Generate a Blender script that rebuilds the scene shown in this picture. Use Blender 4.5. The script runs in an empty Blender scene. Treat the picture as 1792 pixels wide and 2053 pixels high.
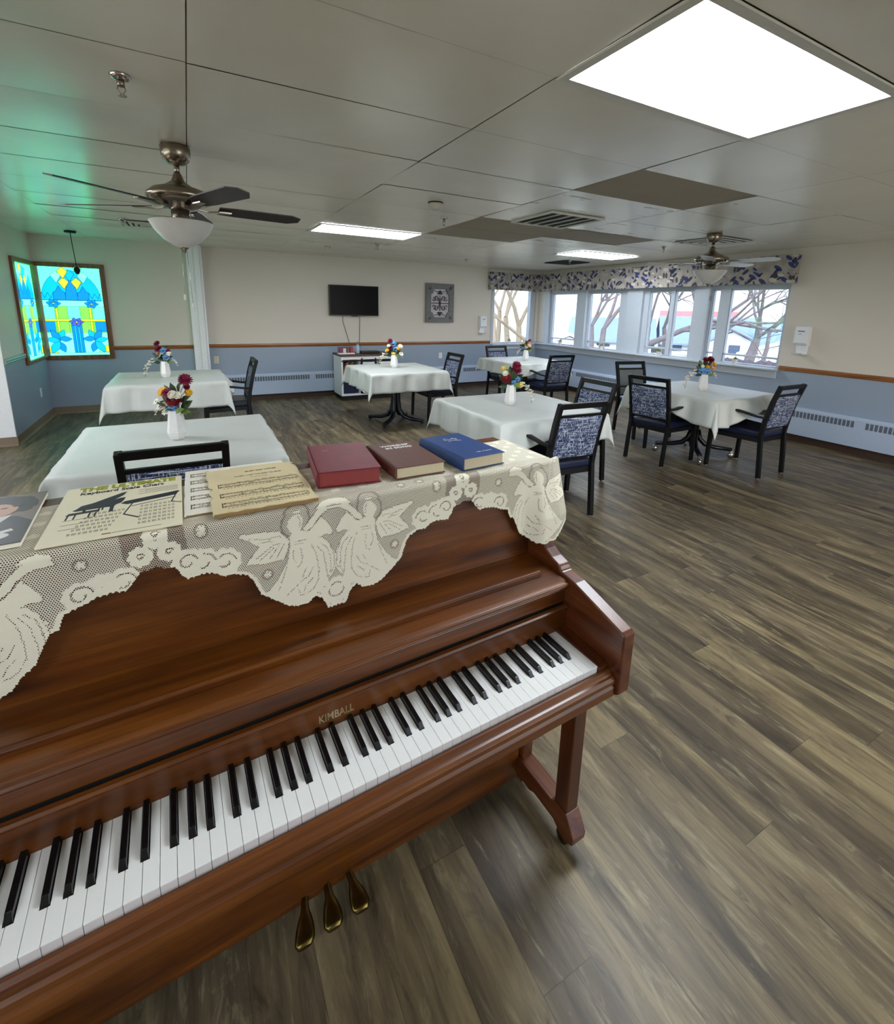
import bpy, math, random
import numpy as np
from mathutils import Vector, Matrix
rnd = random.Random(7)
PI = math.pi
SC = bpy.context.scene
COL = SC.collection
def R(d): return math.radians(d)

# ------------------------------------------------------------------ materials
MATS = {}
def srgb(r, g, b):
    f = lambda c: (c/255/12.92) if c/255 <= 0.04045 else ((c/255+0.055)/1.055)**2.4
    return (f(r), f(g), f(b), 1.0)
class NT:
    def __init__(s, name):
        m = bpy.data.materials.new(name); m.use_nodes = True
        s.m = m; s.t = m.node_tree; s.n = s.t.nodes; s.l = s.t.links
        s.b = s.n['Principled BSDF']; s.out = s.n['Material Output']
    def add(s, typ, **kw):
        n = s.n.new(typ)
        for k, v in kw.items(): setattr(n, k, v)
        return n
    def coord(s, kind='Object', scale=(1, 1, 1), rot=(0, 0, 0), loc=(0, 0, 0)):
        tc = s.add('ShaderNodeTexCoord'); mp = s.add('ShaderNodeMapping')
        s.l.new(tc.outputs[kind], mp.inputs[0])
        mp.inputs['Scale'].default_value = scale; mp.inputs['Rotation'].default_value = rot
        mp.inputs['Location'].default_value = loc
        return mp.outputs[0]
    def noise(s, vec, scale=5, detail=4, rough=.5, dist=0):
        n = s.add('ShaderNodeTexNoise'); n.inputs['Scale'].default_value = scale
        n.inputs['Detail'].default_value = detail; n.inputs['Roughness'].default_value = rough
        n.inputs['Distortion'].default_value = dist
        s.l.new(vec, n.inputs['Vector']); return n.outputs['Fac']
    def ramp(s, fac, stops):
        r = s.add('ShaderNodeValToRGB'); e = r.color_ramp.elements
        e[0].position, e[0].color = stops[0]; e[1].position, e[1].color = stops[-1]
        for p, c in stops[1:-1]:
            x = e.new(p); x.color = c
        s.l.new(fac, r.inputs[0]); return r.outputs[0]
    def mix(s, fac, a, b, mode='MIX'):
        m = s.add('ShaderNodeMix', data_type='RGBA', blend_type=mode)
        for sock, v in ((m.inputs[0], fac), (m.inputs[6], a), (m.inputs[7], b)):
            if isinstance(v, (float, int, tuple)): sock.default_value = v
            else: s.l.new(v, sock)
        return m.outputs[2]
    def math(s, op, a, b=0.0, clamp=False):
        m = s.add('ShaderNodeMath', operation=op); m.use_clamp = clamp
        for sock, v in ((m.inputs[0], a), (m.inputs[1], b)):
            if isinstance(v, (float, int)): sock.default_value = v
            else: s.l.new(v, sock)
        return m.outputs[0]
    def bump(s, h, strength=.3, dist=.002):
        b = s.add('ShaderNodeBump'); b.inputs['Strength'].default_value = strength
        b.inputs['Distance'].default_value = dist; s.l.new(h, b.inputs['Height'])
        s.l.new(b.outputs[0], s.b.inputs['Normal'])
    def col(s, v):
        if isinstance(v, tuple): s.b.inputs['Base Color'].default_value = v
        else: s.l.new(v, s.b.inputs['Base Color'])
    def set(s, **kw):
        for k, v in kw.items():
            k = k.replace('_', ' ')
            if isinstance(v, (float, int, tuple)): s.b.inputs[k].default_value = v
            else: s.l.new(v, s.b.inputs[k])
def simple(name, c, rough=.5, metal=0, var=.06, scale=30, **kw):
    t = NT(name)
    v = t.coord()
    n = t.noise(v, scale, 3)
    c2 = tuple(max(0, x*(1-var)) for x in c[:3])+(1,); c1 = tuple(min(1, x*(1+var)) for x in c[:3])+(1,)
    t.col(t.ramp(n, [(.3, c2), (.7, c1)]))
    t.set(Roughness=rough, Metallic=metal)
    for k, q in kw.items(): t.b.inputs[k.replace('_', ' ')].default_value = q
    MATS[name] = t.m
    return t.m
def wood(name, dark, mid, light, axis='x', scale=1.0, rough=.3, coat=.3, grain=1.0):
    t = NT(name)
    s = {'x': (1.2, 14, 14), 'y': (14, 1.2, 14), 'z': (14, 14, 1.2)}[axis]
    s = tuple(a*scale for a in s)
    v = t.coord(scale=s)
    a = t.noise(v, 1.6, 5, .6, 1.2)
    s2 = tuple(q*(9 if q > 5*scale else 2) for q in s)
    b = t.noise(t.coord(scale=s2), 1.5, 3, .6)
    w = t.add('ShaderNodeTexWave', wave_type='BANDS', bands_direction='DIAGONAL')
    w.inputs['Scale'].default_value = .55; w.inputs['Distortion'].default_value = 5; w.inputs['Detail'].default_value = 3
    t.l.new(v, w.inputs[0])
    f = t.math('ADD', t.math('MULTIPLY', a, .85), t.math('MULTIPLY', w.outputs['Fac'], .15))
    c = t.ramp(f, [(.28, dark), (.5, mid), (.74, light)])
    c = t.mix(t.math('MULTIPLY', t.math('SUBTRACT', .62, b, True), 1.6*grain, True), c, dark)
    t.col(c); t.set(Roughness=rough)
    t.b.inputs['Coat Weight'].default_value = coat; t.b.inputs['Coat Roughness'].default_value = .18
    t.bump(b, .08, .0006)
    MATS[name] = t.m
    return t.m
def emis(name, c, st):
    t = NT(name); t.col((0, 0, 0, 1) if st > 2 else c)
    t.b.inputs['Emission Color'].default_value = c; t.b.inputs['Emission Strength'].default_value = st
    t.set(Roughness=.5)
    MATS[name] = t.m; return t.m

M_piano = wood('piano_walnut', srgb(60, 27, 3), srgb(98, 50, 8), srgb(120, 68, 16), 'x', 1.0, .34, .16)
M_pianoside = wood('piano_walnut_side', srgb(54, 22, 6), srgb(90, 42, 14), srgb(114, 62, 28), 'y', 1.0, .32, .2)
M_pianoleg = wood('piano_walnut_leg', srgb(50, 21, 7), srgb(82, 38, 14), srgb(102, 54, 26), 'z', 1.0, .34, .2)
M_rail = wood('oak_rail', srgb(110, 62, 26), srgb(148, 90, 42), srgb(170, 112, 60), 'x', 1.0, .4, .1)
M_raily = wood('oak_rail_side', srgb(110, 62, 26), srgb(148, 90, 42), srgb(170, 112, 60), 'y', 1.0, .4, .1)
M_oakframe = wood('oak_frame', srgb(86, 44, 18), srgb(122, 70, 34), srgb(150, 96, 52), 'z', 1.0, .4, .1)
M_cred_top = wood('credenza_top', srgb(50, 38, 28), srgb(84, 64, 48), srgb(104, 84, 64), 'x', 1.0, .5, 0)
M_slat = wood('slat_wood', srgb(120, 90, 56), srgb(164, 130, 86), srgb(190, 160, 112), 'z', 1.0, .6, 0)
M_white = simple('white_paint', srgb(236, 238, 240), .4, 0, .02)
M_winframe = simple('window_frame_shaded_white', srgb(188, 196, 206), .4, 0, .02)  # white frames toned grey: their backlit shade is put into the colour
M_whitepl = simple('white_plastic', srgb(232, 234, 238), .3, 0, .01)
M_ivory = simple('ivory_plastic', srgb(216, 210, 180), .4, 0, .02)
M_key = simple('piano_key_white', srgb(236, 236, 234), .22, 0, .012)
M_keyfront = simple('piano_key_front', srgb(214, 206, 204), .35, 0, .012)
M_black = simple('piano_key_black', srgb(10, 10, 13), .22, 0, .1)
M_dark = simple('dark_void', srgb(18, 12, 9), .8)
M_frame = simple('chair_black_frame', srgb(9, 8, 10), .45, 0, .1, Specular_IOR_Level=.35)
M_vinyl = simple('navy_vinyl', srgb(20, 28, 54), .32, 0, .1, 12)
M_greyvinyl = simple('grey_vinyl', srgb(112, 122, 122), .35, 0, .06, 12)
M_table = simple('table_black_metal', srgb(12, 12, 20), .35, 0, .1)
M_chrome = simple('chrome', srgb(190, 186, 180), .15, 1, .03)
M_nickel = simple('brushed_nickel', srgb(150, 138, 124), .26, 1, .05)
M_brass = simple('worn_brass', srgb(112, 94, 50), .32, 1, .15, 40)
M_letter = simple('brass_letters', srgb(206, 190, 150), .3, .8, .05)
M_blade = simple('fan_blade_dark', srgb(44, 34, 32), .45, 0, .15)
M_bladew = simple('fan_blade_pale', srgb(176, 176, 180), .35, 0, .05)
M_frost = simple('frosted_glass', srgb(206, 204, 200), .3, 0, .02)
M_frost.node_tree.nodes['Principled BSDF'].inputs['Emission Color'].default_value = (1, .95, .88, 1)
M_porc = simple('white_porcelain', srgb(228, 226, 224), .22, 0, .02)
M_tv = simple('tv_screen', srgb(3, 3, 6), .3, 0, 0, Specular_IOR_Level=.15)
M_tvb = simple('tv_bezel', srgb(14, 14, 16), .3, 0, .05)
M_heater = simple('heater_paint', srgb(176, 190, 212), .4, 0, .015)
M_heatdark = simple('heater_slots', srgb(92, 100, 112), .7, 0, .1)
M_base = simple('vinyl_baseboard', srgb(128, 112, 94), .6, 0, .06)
M_basedark = simple('dark_baseboard', srgb(62, 42, 32), .6, 0, .1)
M_cord = simple('grey_cord', srgb(110, 108, 110), .6)
M_green = simple('leaf_green', srgb(34, 62, 24), .5, 0, .25, 60)
M_green2 = simple('leaf_green_light', srgb(104, 128, 46), .5, 0, .2, 60)
M_stem = simple('stem_brown', srgb(52, 44, 24), .6)
M_bronze = simple('dark_bronze', srgb(28, 24, 20), .4, .6)
M_grey_art = simple('grey_washed_wood', srgb(112, 112, 112), .6, 0, .12, 25)
M_iron = simple('scroll_iron', srgb(40, 30, 28), .5, .3, .1)
M_vent = simple('vent_metal', srgb(206, 204, 196), .4, 0, .03)
M_ventd = simple('vent_dark', srgb(30, 30, 30), .8)
M_detect = simple('detector_plastic', srgb(196, 190, 176), .4, 0, .03)

# ---- wall paints with a light texture
def paint(name, c, rough=.55, bs=.12):
    t = NT(name); v = t.coord()
    n = t.noise(v, 1.2, 4); n2 = t.noise(v, 160, 2)
    c2 = tuple(x*.965 for x in c[:3])+(1,)
    t.col(t.ramp(n, [(.3, c2), (.7, c)])); t.set(Roughness=rough)
    t.bump(n2, bs, .002); MATS[name] = t.m; return t.m
M_cream = paint('wall_cream', srgb(216, 208, 196))
M_blue = paint('wall_blue_grey', srgb(150, 164, 182), .45)
M_ceilback = simple('ceiling_seam', srgb(130, 120, 104), .8)
def ceiling_mat():
    t = NT('ceiling_semi_gloss'); v = t.coord()
    n = t.noise(v, 60, 4, .6); n1 = t.noise(v, 3.5, 3, .5)
    t.col(t.ramp(n1, [(0.0, srgb(222, 217, 204)), (1.0, srgb(232, 228, 216))]))
    t.set(Roughness=.25)
    t.b.inputs['Specular IOR Level'].default_value = 1.0
    h = t.math('ADD', t.math('MULTIPLY', n, .35), t.math('MULTIPLY', t.noise(t.coord(scale=(1, 1.6, 1)), 9, 3), .9))
    t.bump(h, .22, .003)
    return t.m
M_ceil = ceiling_mat()
def ceil_peel():
    t = NT('ceiling_peeling'); v = t.coord(scale=(1, 3.2, 1))
    n = t.noise(v, 2.6, 3, .5, .4)
    mask = t.ramp(n, [(.655, (0, 0, 0, 1)), (.665, (1, 1, 1, 1))])
    t.col(t.mix(mask, srgb(226, 222, 210), srgb(150, 143, 130))); t.set(Roughness=.28)
    t.b.inputs['Specular IOR Level'].default_value = .65
    t.bump(t.noise(t.coord(), 30, 4), .25, .003)
    return t.m
M_peel = ceil_peel()
def ceil_raw():
    t = NT('ceiling_bare_fibre'); v = t.coord()
    n = t.noise(v, 110, 4, .7); n1 = t.noise(v, 2, 3)
    t.col(t.mix(n, t.ramp(n1, [(.3, srgb(140, 128, 112)), (.7, srgb(150, 138, 122))]), srgb(168, 158, 142))); t.set(Roughness=.8)
    t.bump(n, .5, .003)
    return t.m
M_raw = ceil_raw()

def floor_mat():
    t = NT('vinyl_plank_floor')
    tc = t.add('ShaderNodeTexCoord'); sep = t.add('ShaderNodeSeparateXYZ'); t.l.new(tc.outputs['Object'], sep.inputs[0])
    u = t.math('DIVIDE', t.math('SUBTRACT', sep.outputs[0], .912), .1524)
    row = t.math('FLOOR', u); fu = t.math('SUBTRACT', u, row)
    wn = t.add('ShaderNodeTexWhiteNoise', noise_dimensions='1D'); t.l.new(row, wn.inputs['W'])
    vv = t.math('ADD', t.math('DIVIDE', sep.outputs[1], 1.2192), t.math('MULTIPLY', wn.outputs['Value'], 7.0))
    cell = t.math('FLOOR', vv); fv = t.math('SUBTRACT', vv, cell)
    cmb = t.add('ShaderNodeCombineXYZ'); t.l.new(row, cmb.inputs[0]); t.l.new(cell, cmb.inputs[1])
    w2 = t.add('ShaderNodeTexWhiteNoise', noise_dimensions='3D'); t.l.new(cmb.outputs[0], w2.inputs['Vector'])
    sc = t.add('ShaderNodeVectorMath', operation='SCALE'); t.l.new(w2.outputs['Color'], sc.inputs[0]); sc.inputs['Scale'].default_value = 30
    def shifted(scale):
        mp = t.add('ShaderNodeMapping'); t.l.new(tc.outputs['Object'], mp.inputs[0]); mp.inputs['Scale'].default_value = scale
        a = t.add('ShaderNodeVectorMath', operation='ADD'); t.l.new(mp.outputs[0], a.inputs[0]); t.l.new(sc.outputs[0], a.inputs[1])
        return a.outputs[0]
    g1 = t.noise(shifted((9, 1.1, 1)), 1.0, 5, .62, .6)
    g2 = t.noise(shifted((70, 3.5, 1)), 1.0, 4, .65)
    g3 = t.noise(shifted((20, 3.6, 1)), 1.0, 6, .70, 1.0)
    base = t.ramp(g1, [(.32, srgb(58, 49, 38)), (.48, srgb(100, 88, 68)), (.66, srgb(136, 122, 94))])
    tone = t.ramp(w2.outputs['Value'], [(0, (.78, .76, .77, 1)), (.5, (.98, .95, .90, 1)), (1, (1.12, 1.09, .97, 1))])
    c = t.mix(1.0, base, tone, 'MULTIPLY')
    c = t.mix(t.math('MULTIPLY', t.math('SUBTRACT', g2, .45, True), 1.2, True), c, srgb(58, 49, 39))
    c = t.mix(t.math('MULTIPLY', t.math('SUBTRACT', g3, .555, True), 4.2, True), c, srgb(160, 149, 118))
    c = t.mix(t.math('MULTIPLY', t.math('SUBTRACT', .46, g3, True), 5.0, True), c, srgb(52, 44, 36))
    e1 = t.math('LESS_THAN', fu, .010); e2 = t.math('LESS_THAN', fv, .0016)
    e = t.math('MAXIMUM', e1, e2)
    c = t.mix(t.math('MULTIPLY', e, .6), c, srgb(32, 27, 24))
    t.col(c)
    t.set(Roughness=t.math('ADD', .36, t.math('MULTIPLY', g2, .16)))
    t.b.inputs['Specular IOR Level'].default_value = .5
    t.bump(t.math('SUBTRACT', t.math('MULTIPLY', g2, .3), e), .12, .001)
    return t.m
M_floor = floor_mat()

def cloth_mat():
    t = NT('satin_tablecloth'); v = t.coord()
    n = t.noise(v, 3, 3); f = t.noise(v, 900, 1)
    t.col(t.ramp(n, [(.3, srgb(196, 199, 194)), (.7, srgb(206, 209, 203))])); t.set(Roughness=.42)
    t.b.inputs['Sheen Weight'].default_value = .15
    h = t.math('ADD', t.math('MULTIPLY', f, .1), t.noise(t.coord(scale=(1, 1, .35)), 7, 4, .6, .5))
    t.bump(h, .3, .012)
    return t.m
M_cloth = cloth_mat()

def weave_mat():
    t = NT('blue_woven_fabric')
    a = t.noise(t.coord(scale=(190, 190, 9)), 1, 1, .5)
    b = t.noise(t.coord(scale=(11, 11, 170)), 1, 1, .5)
    f = t.math('MAXIMUM', a, t.math('ADD', b, -.03))
    big = t.noise(t.coord(), 11, 2)
    c = t.ramp(t.math('ADD', f, t.math('MULTIPLY', t.math('SUBTRACT', big, .5), .16)), [(.48, srgb(20, 32, 74)), (.56, srgb(74, 88, 124)), (.64, srgb(184, 190, 200))])
    t.col(c); t.set(Roughness=.85); t.bump(f, .3, .002)
    return t.m
M_weave = weave_mat()

def valance_mat():
    t = NT('leaf_print_valance')
    base = t.ramp(t.noise(t.coord(), 7, 3), [(.35, srgb(142, 135, 130)), (.6, srgb(170, 162, 152))])
    c = base
    cfg = [((0, 35, 0), 11, (1, 1, .42), .27, srgb(28, 44, 112), .62), ((0, -40, 0), 12, (1, 1, .42), .27, srgb(26, 34, 70), .62),
           ((0, 80, 0), 13, (1, 1, .45), .25, srgb(62, 56, 68), .55), ((0, 10, 0), 9, (1, 1, .5), .2, srgb(196, 190, 178), .5)]
    for i, (rot, s, an, thr, colr, den) in enumerate(cfg):
        tc = t.add('ShaderNodeTexCoord')
        sp = t.add('ShaderNodeSeparateXYZ'); t.l.new(tc.outputs['Object'], sp.inputs[0])
        cb = t.add('ShaderNodeCombineXYZ'); t.l.new(t.math('ADD', sp.outputs[0], sp.outputs[1]), cb.inputs[0]); t.l.new(sp.outputs[2], cb.inputs[2])
        mp = t.add('ShaderNodeMapping', vector_type='POINT'); t.l.new(cb.outputs[0], mp.inputs[0])
        mp.inputs['Rotation'].default_value = tuple(R(q) for q in rot); mp.inputs['Location'].default_value = (i*3.3, 0, i*1.7)
        mp2 = t.add('ShaderNodeMapping'); t.l.new(mp.outputs[0], mp2.inputs[0]); mp2.inputs['Scale'].default_value = tuple(s*q for q in (an[2]*1.0, 1, 1.0))
        vo = t.add('ShaderNodeTexVoronoi', feature='F1', voronoi_dimensions='3D'); vo.inputs['Scale'].default_value = 1.3
        vo.inputs['Randomness'].default_value = .85
        t.l.new(mp2.outputs[0], vo.inputs['Vector'])
        sepc = t.add('ShaderNodeSeparateColor'); t.l.new(vo.outputs['Color'], sepc.inputs[0])
        m = t.math('MULTIPLY', t.math('LESS_THAN', vo.outputs['Distance'], thr+.1), t.math('LESS_THAN', sepc.outputs[0], den+.1))
        c = t.mix(t.math('MULTIPLY', m, .92), c, colr)
    t.col(c); t.set(Roughness=.85)
    return t.m
M_valance = valance_mat()

def lace_mat():
    t = NT('cream_lace')
    at = t.add('ShaderNodeAttribute', attribute_name='hole')
    uv = t.add('ShaderNodeAttribute', attribute_name='lace_uv')
    sp = t.add('ShaderNodeSeparateXYZ'); t.l.new(uv.outputs['Vector'], sp.inputs[0])
    PX, PZ = .0040, .0036
    z = t.math('DIVIDE', sp.outputs[1], PZ); row = t.math('FLOOR', z)
    odd = t.math('MULTIPLY', t.math('MODULO', t.math('ADD', row, 1000), 2.0), .5)
    x = t.math('ADD', t.math('DIVIDE', sp.outputs[0], PX), odd)
    fx = t.math('SUBTRACT', t.math('SUBTRACT', x, t.math('FLOOR', x)), .5)
    fz = t.math('SUBTRACT', t.math('SUBTRACT', z, row), .5)
    d = t.math('SQRT', t.math('ADD', t.math('MULTIPLY', fx, fx), t.math('MULTIPLY', fz, fz)))
    hole = t.math('LESS_THAN', d, at.outputs['Fac'])
    t.col(srgb(236, 229, 208)); t.set(Roughness=.8)
    n = t.noise(uv.outputs['Vector'], 700, 2)
    t.bump(n, .4, .001)
    tr = t.add('ShaderNodeBsdfTransparent'); mx = t.add('ShaderNodeMixShader')
    t.l.new(hole, mx.inputs[0]); t.l.new(t.b.outputs[0], mx.inputs[1]); t.l.new(tr.outputs[0], mx.inputs[2])
    t.l.new(mx.outputs[0], t.out.inputs[0])
    return t.m
M_lace = lace_mat()

def glass_mat(name, tint=(1, 1, 1, 1)):
    t = NT(name)
    tr = t.add('ShaderNodeBsdfTransparent'); tr.inputs[0].default_value = tint
    gl = t.add('ShaderNodeBsdfGlossy'); gl.inputs['Roughness'].default_value = .02
    lw = t.add('ShaderNodeLayerWeight'); lw.inputs[0].default_value = .5
    fr = t.math('ADD', t.math('MULTIPLY', t.math('POWER', lw.outputs['Facing'], 5.0), .5), .03)
    mx = t.add('ShaderNodeMixShader'); t.l.new(fr, mx.inputs[0]); t.l.new(tr.outputs[0], mx.inputs[1]); t.l.new(gl.outputs[0], mx.inputs[2])
    t.l.new(mx.outputs[0], t.out.inputs[0]); return t.m
M_glass = glass_mat('window_glass', (.60, .62, .65, 1))
M_bulb = glass_mat('bulb_glass', (.95, .95, .9, 1))

# ------------------------------------------------------------------ mesh builder
class MB:
    def __init__(s): s.v = []; s.f = []; s.mi = []; s.sm = []; s.cur = 0; s.smooth = False
    def _f(s, idx): s.f.append(tuple(idx)); s.mi.append(s.cur); s.sm.append(s.smooth)
    def poly(s, pts):
        b = len(s.v); s.v += [tuple(p) for p in pts]; s._f(range(b, b+len(pts))); return s
    def hexa(s, p):
        b = len(s.v); s.v += [tuple(q) for q in p]
        for f in ((0, 3, 2, 1), (4, 5, 6, 7), (0, 1, 5, 4), (1, 2, 6, 5), (2, 3, 7, 6), (3, 0, 4, 7)): s._f([b+i for i in f])
        return s
    def box(s, x0, x1, y0, y1, z0, z1):
        return s.hexa([(x0, y0, z0), (x1, y0, z0), (x1, y1, z0), (x0, y1, z0), (x0, y0, z1), (x1, y0, z1), (x1, y1, z1), (x0, y1, z1)])
    def prism(s, pts, axis, a, b):
        def mk(p, t):
            return {'x': (t, p[0], p[1]), 'y': (p[0], t, p[1]), 'z': (p[0], p[1], t)}[axis]
        n = len(pts); o = len(s.v)
        s.v += [mk(p, a) for p in pts]+[mk(p, b) for p in pts]
        s._f(range(o+n-1, o-1, -1)); s._f(range(o+n, o+2*n))
        for i in range(n):
            j = (i+1) % n; s._f((o+i, o+j, o+n+j, o+n+i))
        return s
    def lathe(s, prof, seg=24, c=(0, 0, 0), phase=0, sx=1, sy=1, smooth=True, caps=True):
        o = len(s.v); n = len(prof); sm = s.smooth; s.smooth = smooth
        for r, z in prof:
            for k in range(seg):
                a = phase+2*PI*k/seg; s.v.append((c[0]+r*sx*math.cos(a), c[1]+r*sy*math.sin(a), c[2]+z))
        for i in range(n-1):
            for k in range(seg):
                k2 = (k+1) % seg; s._f((o+i*seg+k, o+i*seg+k2, o+(i+1)*seg+k2, o+(i+1)*seg+k))
        if caps:
            s.smooth = False
            if prof[0][0] > 1e-5: s._f([o+k for k in range(seg)][::-1])
            if prof[-1][0] > 1e-5: s._f([o+(n-1)*seg+k for k in range(seg)])
        s.smooth = sm; return s
    def tube(s, pts, r, seg=8, sx=1.0, caps=True, up=None):
        pts = [Vector(p) for p in pts]; o = len(s.v); n = len(pts); sm = s.smooth; s.smooth = True
        rr = r if isinstance(r, (list, tuple)) else [r]*n
        prev = None
        for i, p in enumerate(pts):
            d = (pts[min(i+1, n-1)]-pts[max(i-1, 0)]).normalized()
            ref = Vector(up) if up else (prev if prev is not None else (Vector((0, 0, 1)) if abs(d.z) < .9 else Vector((1, 0, 0))))
            side = d.cross(ref)
            if side.length < 1e-4: side = d.cross(Vector((0, 1, 0)))
            side.normalize(); u2 = side.cross(d).normalized()
            prev = u2
            for k in range(seg):
                a = 2*PI*k/seg+PI/seg; q = p+side*(math.cos(a)*rr[i]*sx)+u2*(math.sin(a)*rr[i]); s.v.append(tuple(q))
        for i in range(n-1):
            for k in range(seg):
                k2 = (k+1) % seg; s._f((o+i*seg+k, o+i*seg+k2, o+(i+1)*seg+k2, o+(i+1)*seg+k))
        if caps:
            s.smooth = False; s._f([o+k for k in range(seg)][::-1]); s._f([o+(n-1)*seg+k for k in range(seg)])
        s.smooth = sm; return s
    def bar(s, a, b, w, h, up=(0, 0, 1)):
        """rectangular bar from a to b, width w across, height h along up"""
        a = Vector(a); b = Vector(b); d = (b-a).normalized(); side = d.cross(Vector(up)).normalized(); u2 = side.cross(d).normalized()
        P = []
        for p in (a, b):
            for sx, sz in ((-1, -1), (1, -1), (1, 1), (-1, 1)): P.append(p+side*(sx*w/2)+u2*(sz*h/2))
        o = len(s.v); s.v += [tuple(q) for q in P]
        for f in ((0, 1, 2, 3), (7, 6, 5, 4), (0, 4, 5, 1), (1, 5, 6, 2), (2, 6, 7, 3), (3, 7, 4, 0)): s._f([o+i for i in f][::-1])
        return s
    def path(s, pts, w, h, up):
        """continuous rectangular section along pts"""
        pts = [Vector(p) for p in pts]; n = len(pts); o = len(s.v); up = Vector(up)
        for i, p in enumerate(pts):
            d = (pts[min(i+1, n-1)]-pts[max(i-1, 0)]).normalized(); side = d.cross(up).normalized(); u2 = side.cross(d).normalized()
            ww = w[i] if isinstance(w, list) else w; hh = h[i] if isinstance(h, list) else h
            for a, b in ((-1, -1), (1, -1), (1, 1), (-1, 1)): s.v.append(tuple(p+side*(a*ww/2)+u2*(b*hh/2)))
        for i in range(n-1):
            for k in range(4):
                k2 = (k+1) % 4; s._f((o+i*4+k, o+i*4+k2, o+i*4+4+k2, o+i*4+4+k))
        s._f((o+3, o+2, o+1, o)); q = o+(n-1)*4; s._f((q, q+1, q+2, q+3)); return s
    def ball(s, c, r, seg=12, rings=7, sc=(1, 1, 1)):
        prof = []; o = len(s.v); sm = s.smooth; s.smooth = True
        for i in range(rings+1):
            t = PI*i/rings
            for k in range(seg):
                a = 2*PI*k/seg; s.v.append((c[0]+r*sc[0]*math.sin(t)*math.cos(a), c[1]+r*sc[1]*math.sin(t)*math.sin(a), c[2]-r*sc[2]*math.cos(t)))
        for i in range(rings):
            for k in range(seg):
                k2 = (k+1) % seg; s._f((o+i*seg+k, o+i*seg+k2, o+(i+1)*seg+k2, o+(i+1)*seg+k))
        s.smooth = sm; return s
    def mesh(s, name, mats):
        me = bpy.data.meshes.new(name); me.from_pydata(s.v, [], s.f)
        for m in (mats if isinstance(mats, (list, tuple)) else [mats]): me.materials.append(m)
        me.polygons.foreach_set('material_index', s.mi); me.polygons.foreach_set('use_smooth', s.sm); me.update(); return me
    def build(s, name, mats, parent=None, bevel=0, kind=None, label=None):
        o = bpy.data.objects.new(name, s.mesh(name, mats)); COL.objects.link(o)
        if parent is not None: o.parent = parent
        if bevel:
            b = o.modifiers.new('bevel', 'BEVEL'); b.width = bevel; b.segments = 2; b.limit_method = 'ANGLE'; b.angle_limit = R(40)
        if kind: o['kind'] = kind
        if label: o['label'] = label
        return o
def structure(o): o['kind'] = 'structure'; return o
def thing(name, label, cat, loc=(0, 0, 0), rz=0, group=None):
    o = bpy.data.objects.new(name, None); o.empty_display_size = .05; COL.objects.link(o)
    o.location = loc; o.rotation_euler = (0, 0, rz); return tag(o, label, cat, group)
def tag(o, label, cat, group=None):
    o['label'] = label; o['category'] = cat
    if group: o['group'] = group
    return o
def kids(o): return [c for c in ALL_CHILD.get(o.name, [])]
def copy_tree(o, parent=None):
    c = o.copy(); COL.objects.link(c)
    if parent is not None: c.parent = parent
    for ch in list(o.children): copy_tree(ch, c)
    return c
def dup(o, loc, rz, label, group=None):
    c = copy_tree(o); c.location = loc; c.rotation_euler = (0, 0, rz); c['label'] = label
    if group: c['group'] = group
    return c
def text_mesh(body, size, mat, depth=.0004, align='CENTER', space=1.0, bold=0.0):
    cu = bpy.data.curves.new('text', 'FONT'); cu.body = body; cu.size = size; cu.extrude = depth
    cu.align_x = align; cu.align_y = 'CENTER'; cu.space_character = space; cu.offset = bold
    ob = bpy.data.objects.new('tmp_text', cu); COL.objects.link(ob)
    me = bpy.data.meshes.new_from_object(ob.evaluated_get(bpy.context.evaluated_depsgraph_get()))
    bpy.data.objects.remove(ob); bpy.data.curves.remove(cu)
    me.materials.clear(); me.materials.append(mat); return me
def put_mesh(name, me, parent, loc, rot=(0, 0, 0), scale=(1, 1, 1), label=None):
    o = bpy.data.objects.new(name, me); COL.objects.link(o); o.parent = parent
    o.location = loc; o.rotation_euler = rot; o.scale = scale
    if label: o['label'] = label
    return o

# ------------------------------------------------------------------ camera
def setup_camera():
    f = 944.14; cy = 826.32
    cam = bpy.data.cameras.new('camera'); ob = bpy.data.objects.new('camera', cam); COL.objects.link(ob)
    cam.sensor_fit = 'HORIZONTAL'; cam.sensor_width = 36; cam.lens = 36*f/1792
    cam.shift_x = 0; cam.shift_y = (cy-1026.5)/1792
    r = Vector((0.8804, -0.4736, 0.0224)); d = Vector((-0.0815, -0.1977, -0.9769)); fw = Vector((0.4671, 0.8582, -0.2127))
    m = Matrix((( r.x, -d.x, -fw.x, 0), (r.y, -d.y, -fw.y, 0), (r.z, -d.z, -fw.z, 1.58), (0, 0, 0, 1)))
    ob.matrix_world = m; cam.clip_start = .05; cam.clip_end = 500
    SC.camera = ob
setup_camera()

H = 2.44; YF = 8.49; XR = 6.86; XL = -1.78; YL = 8.40
X_FAR = -5.0; Y_NEAR = -3.2
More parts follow.
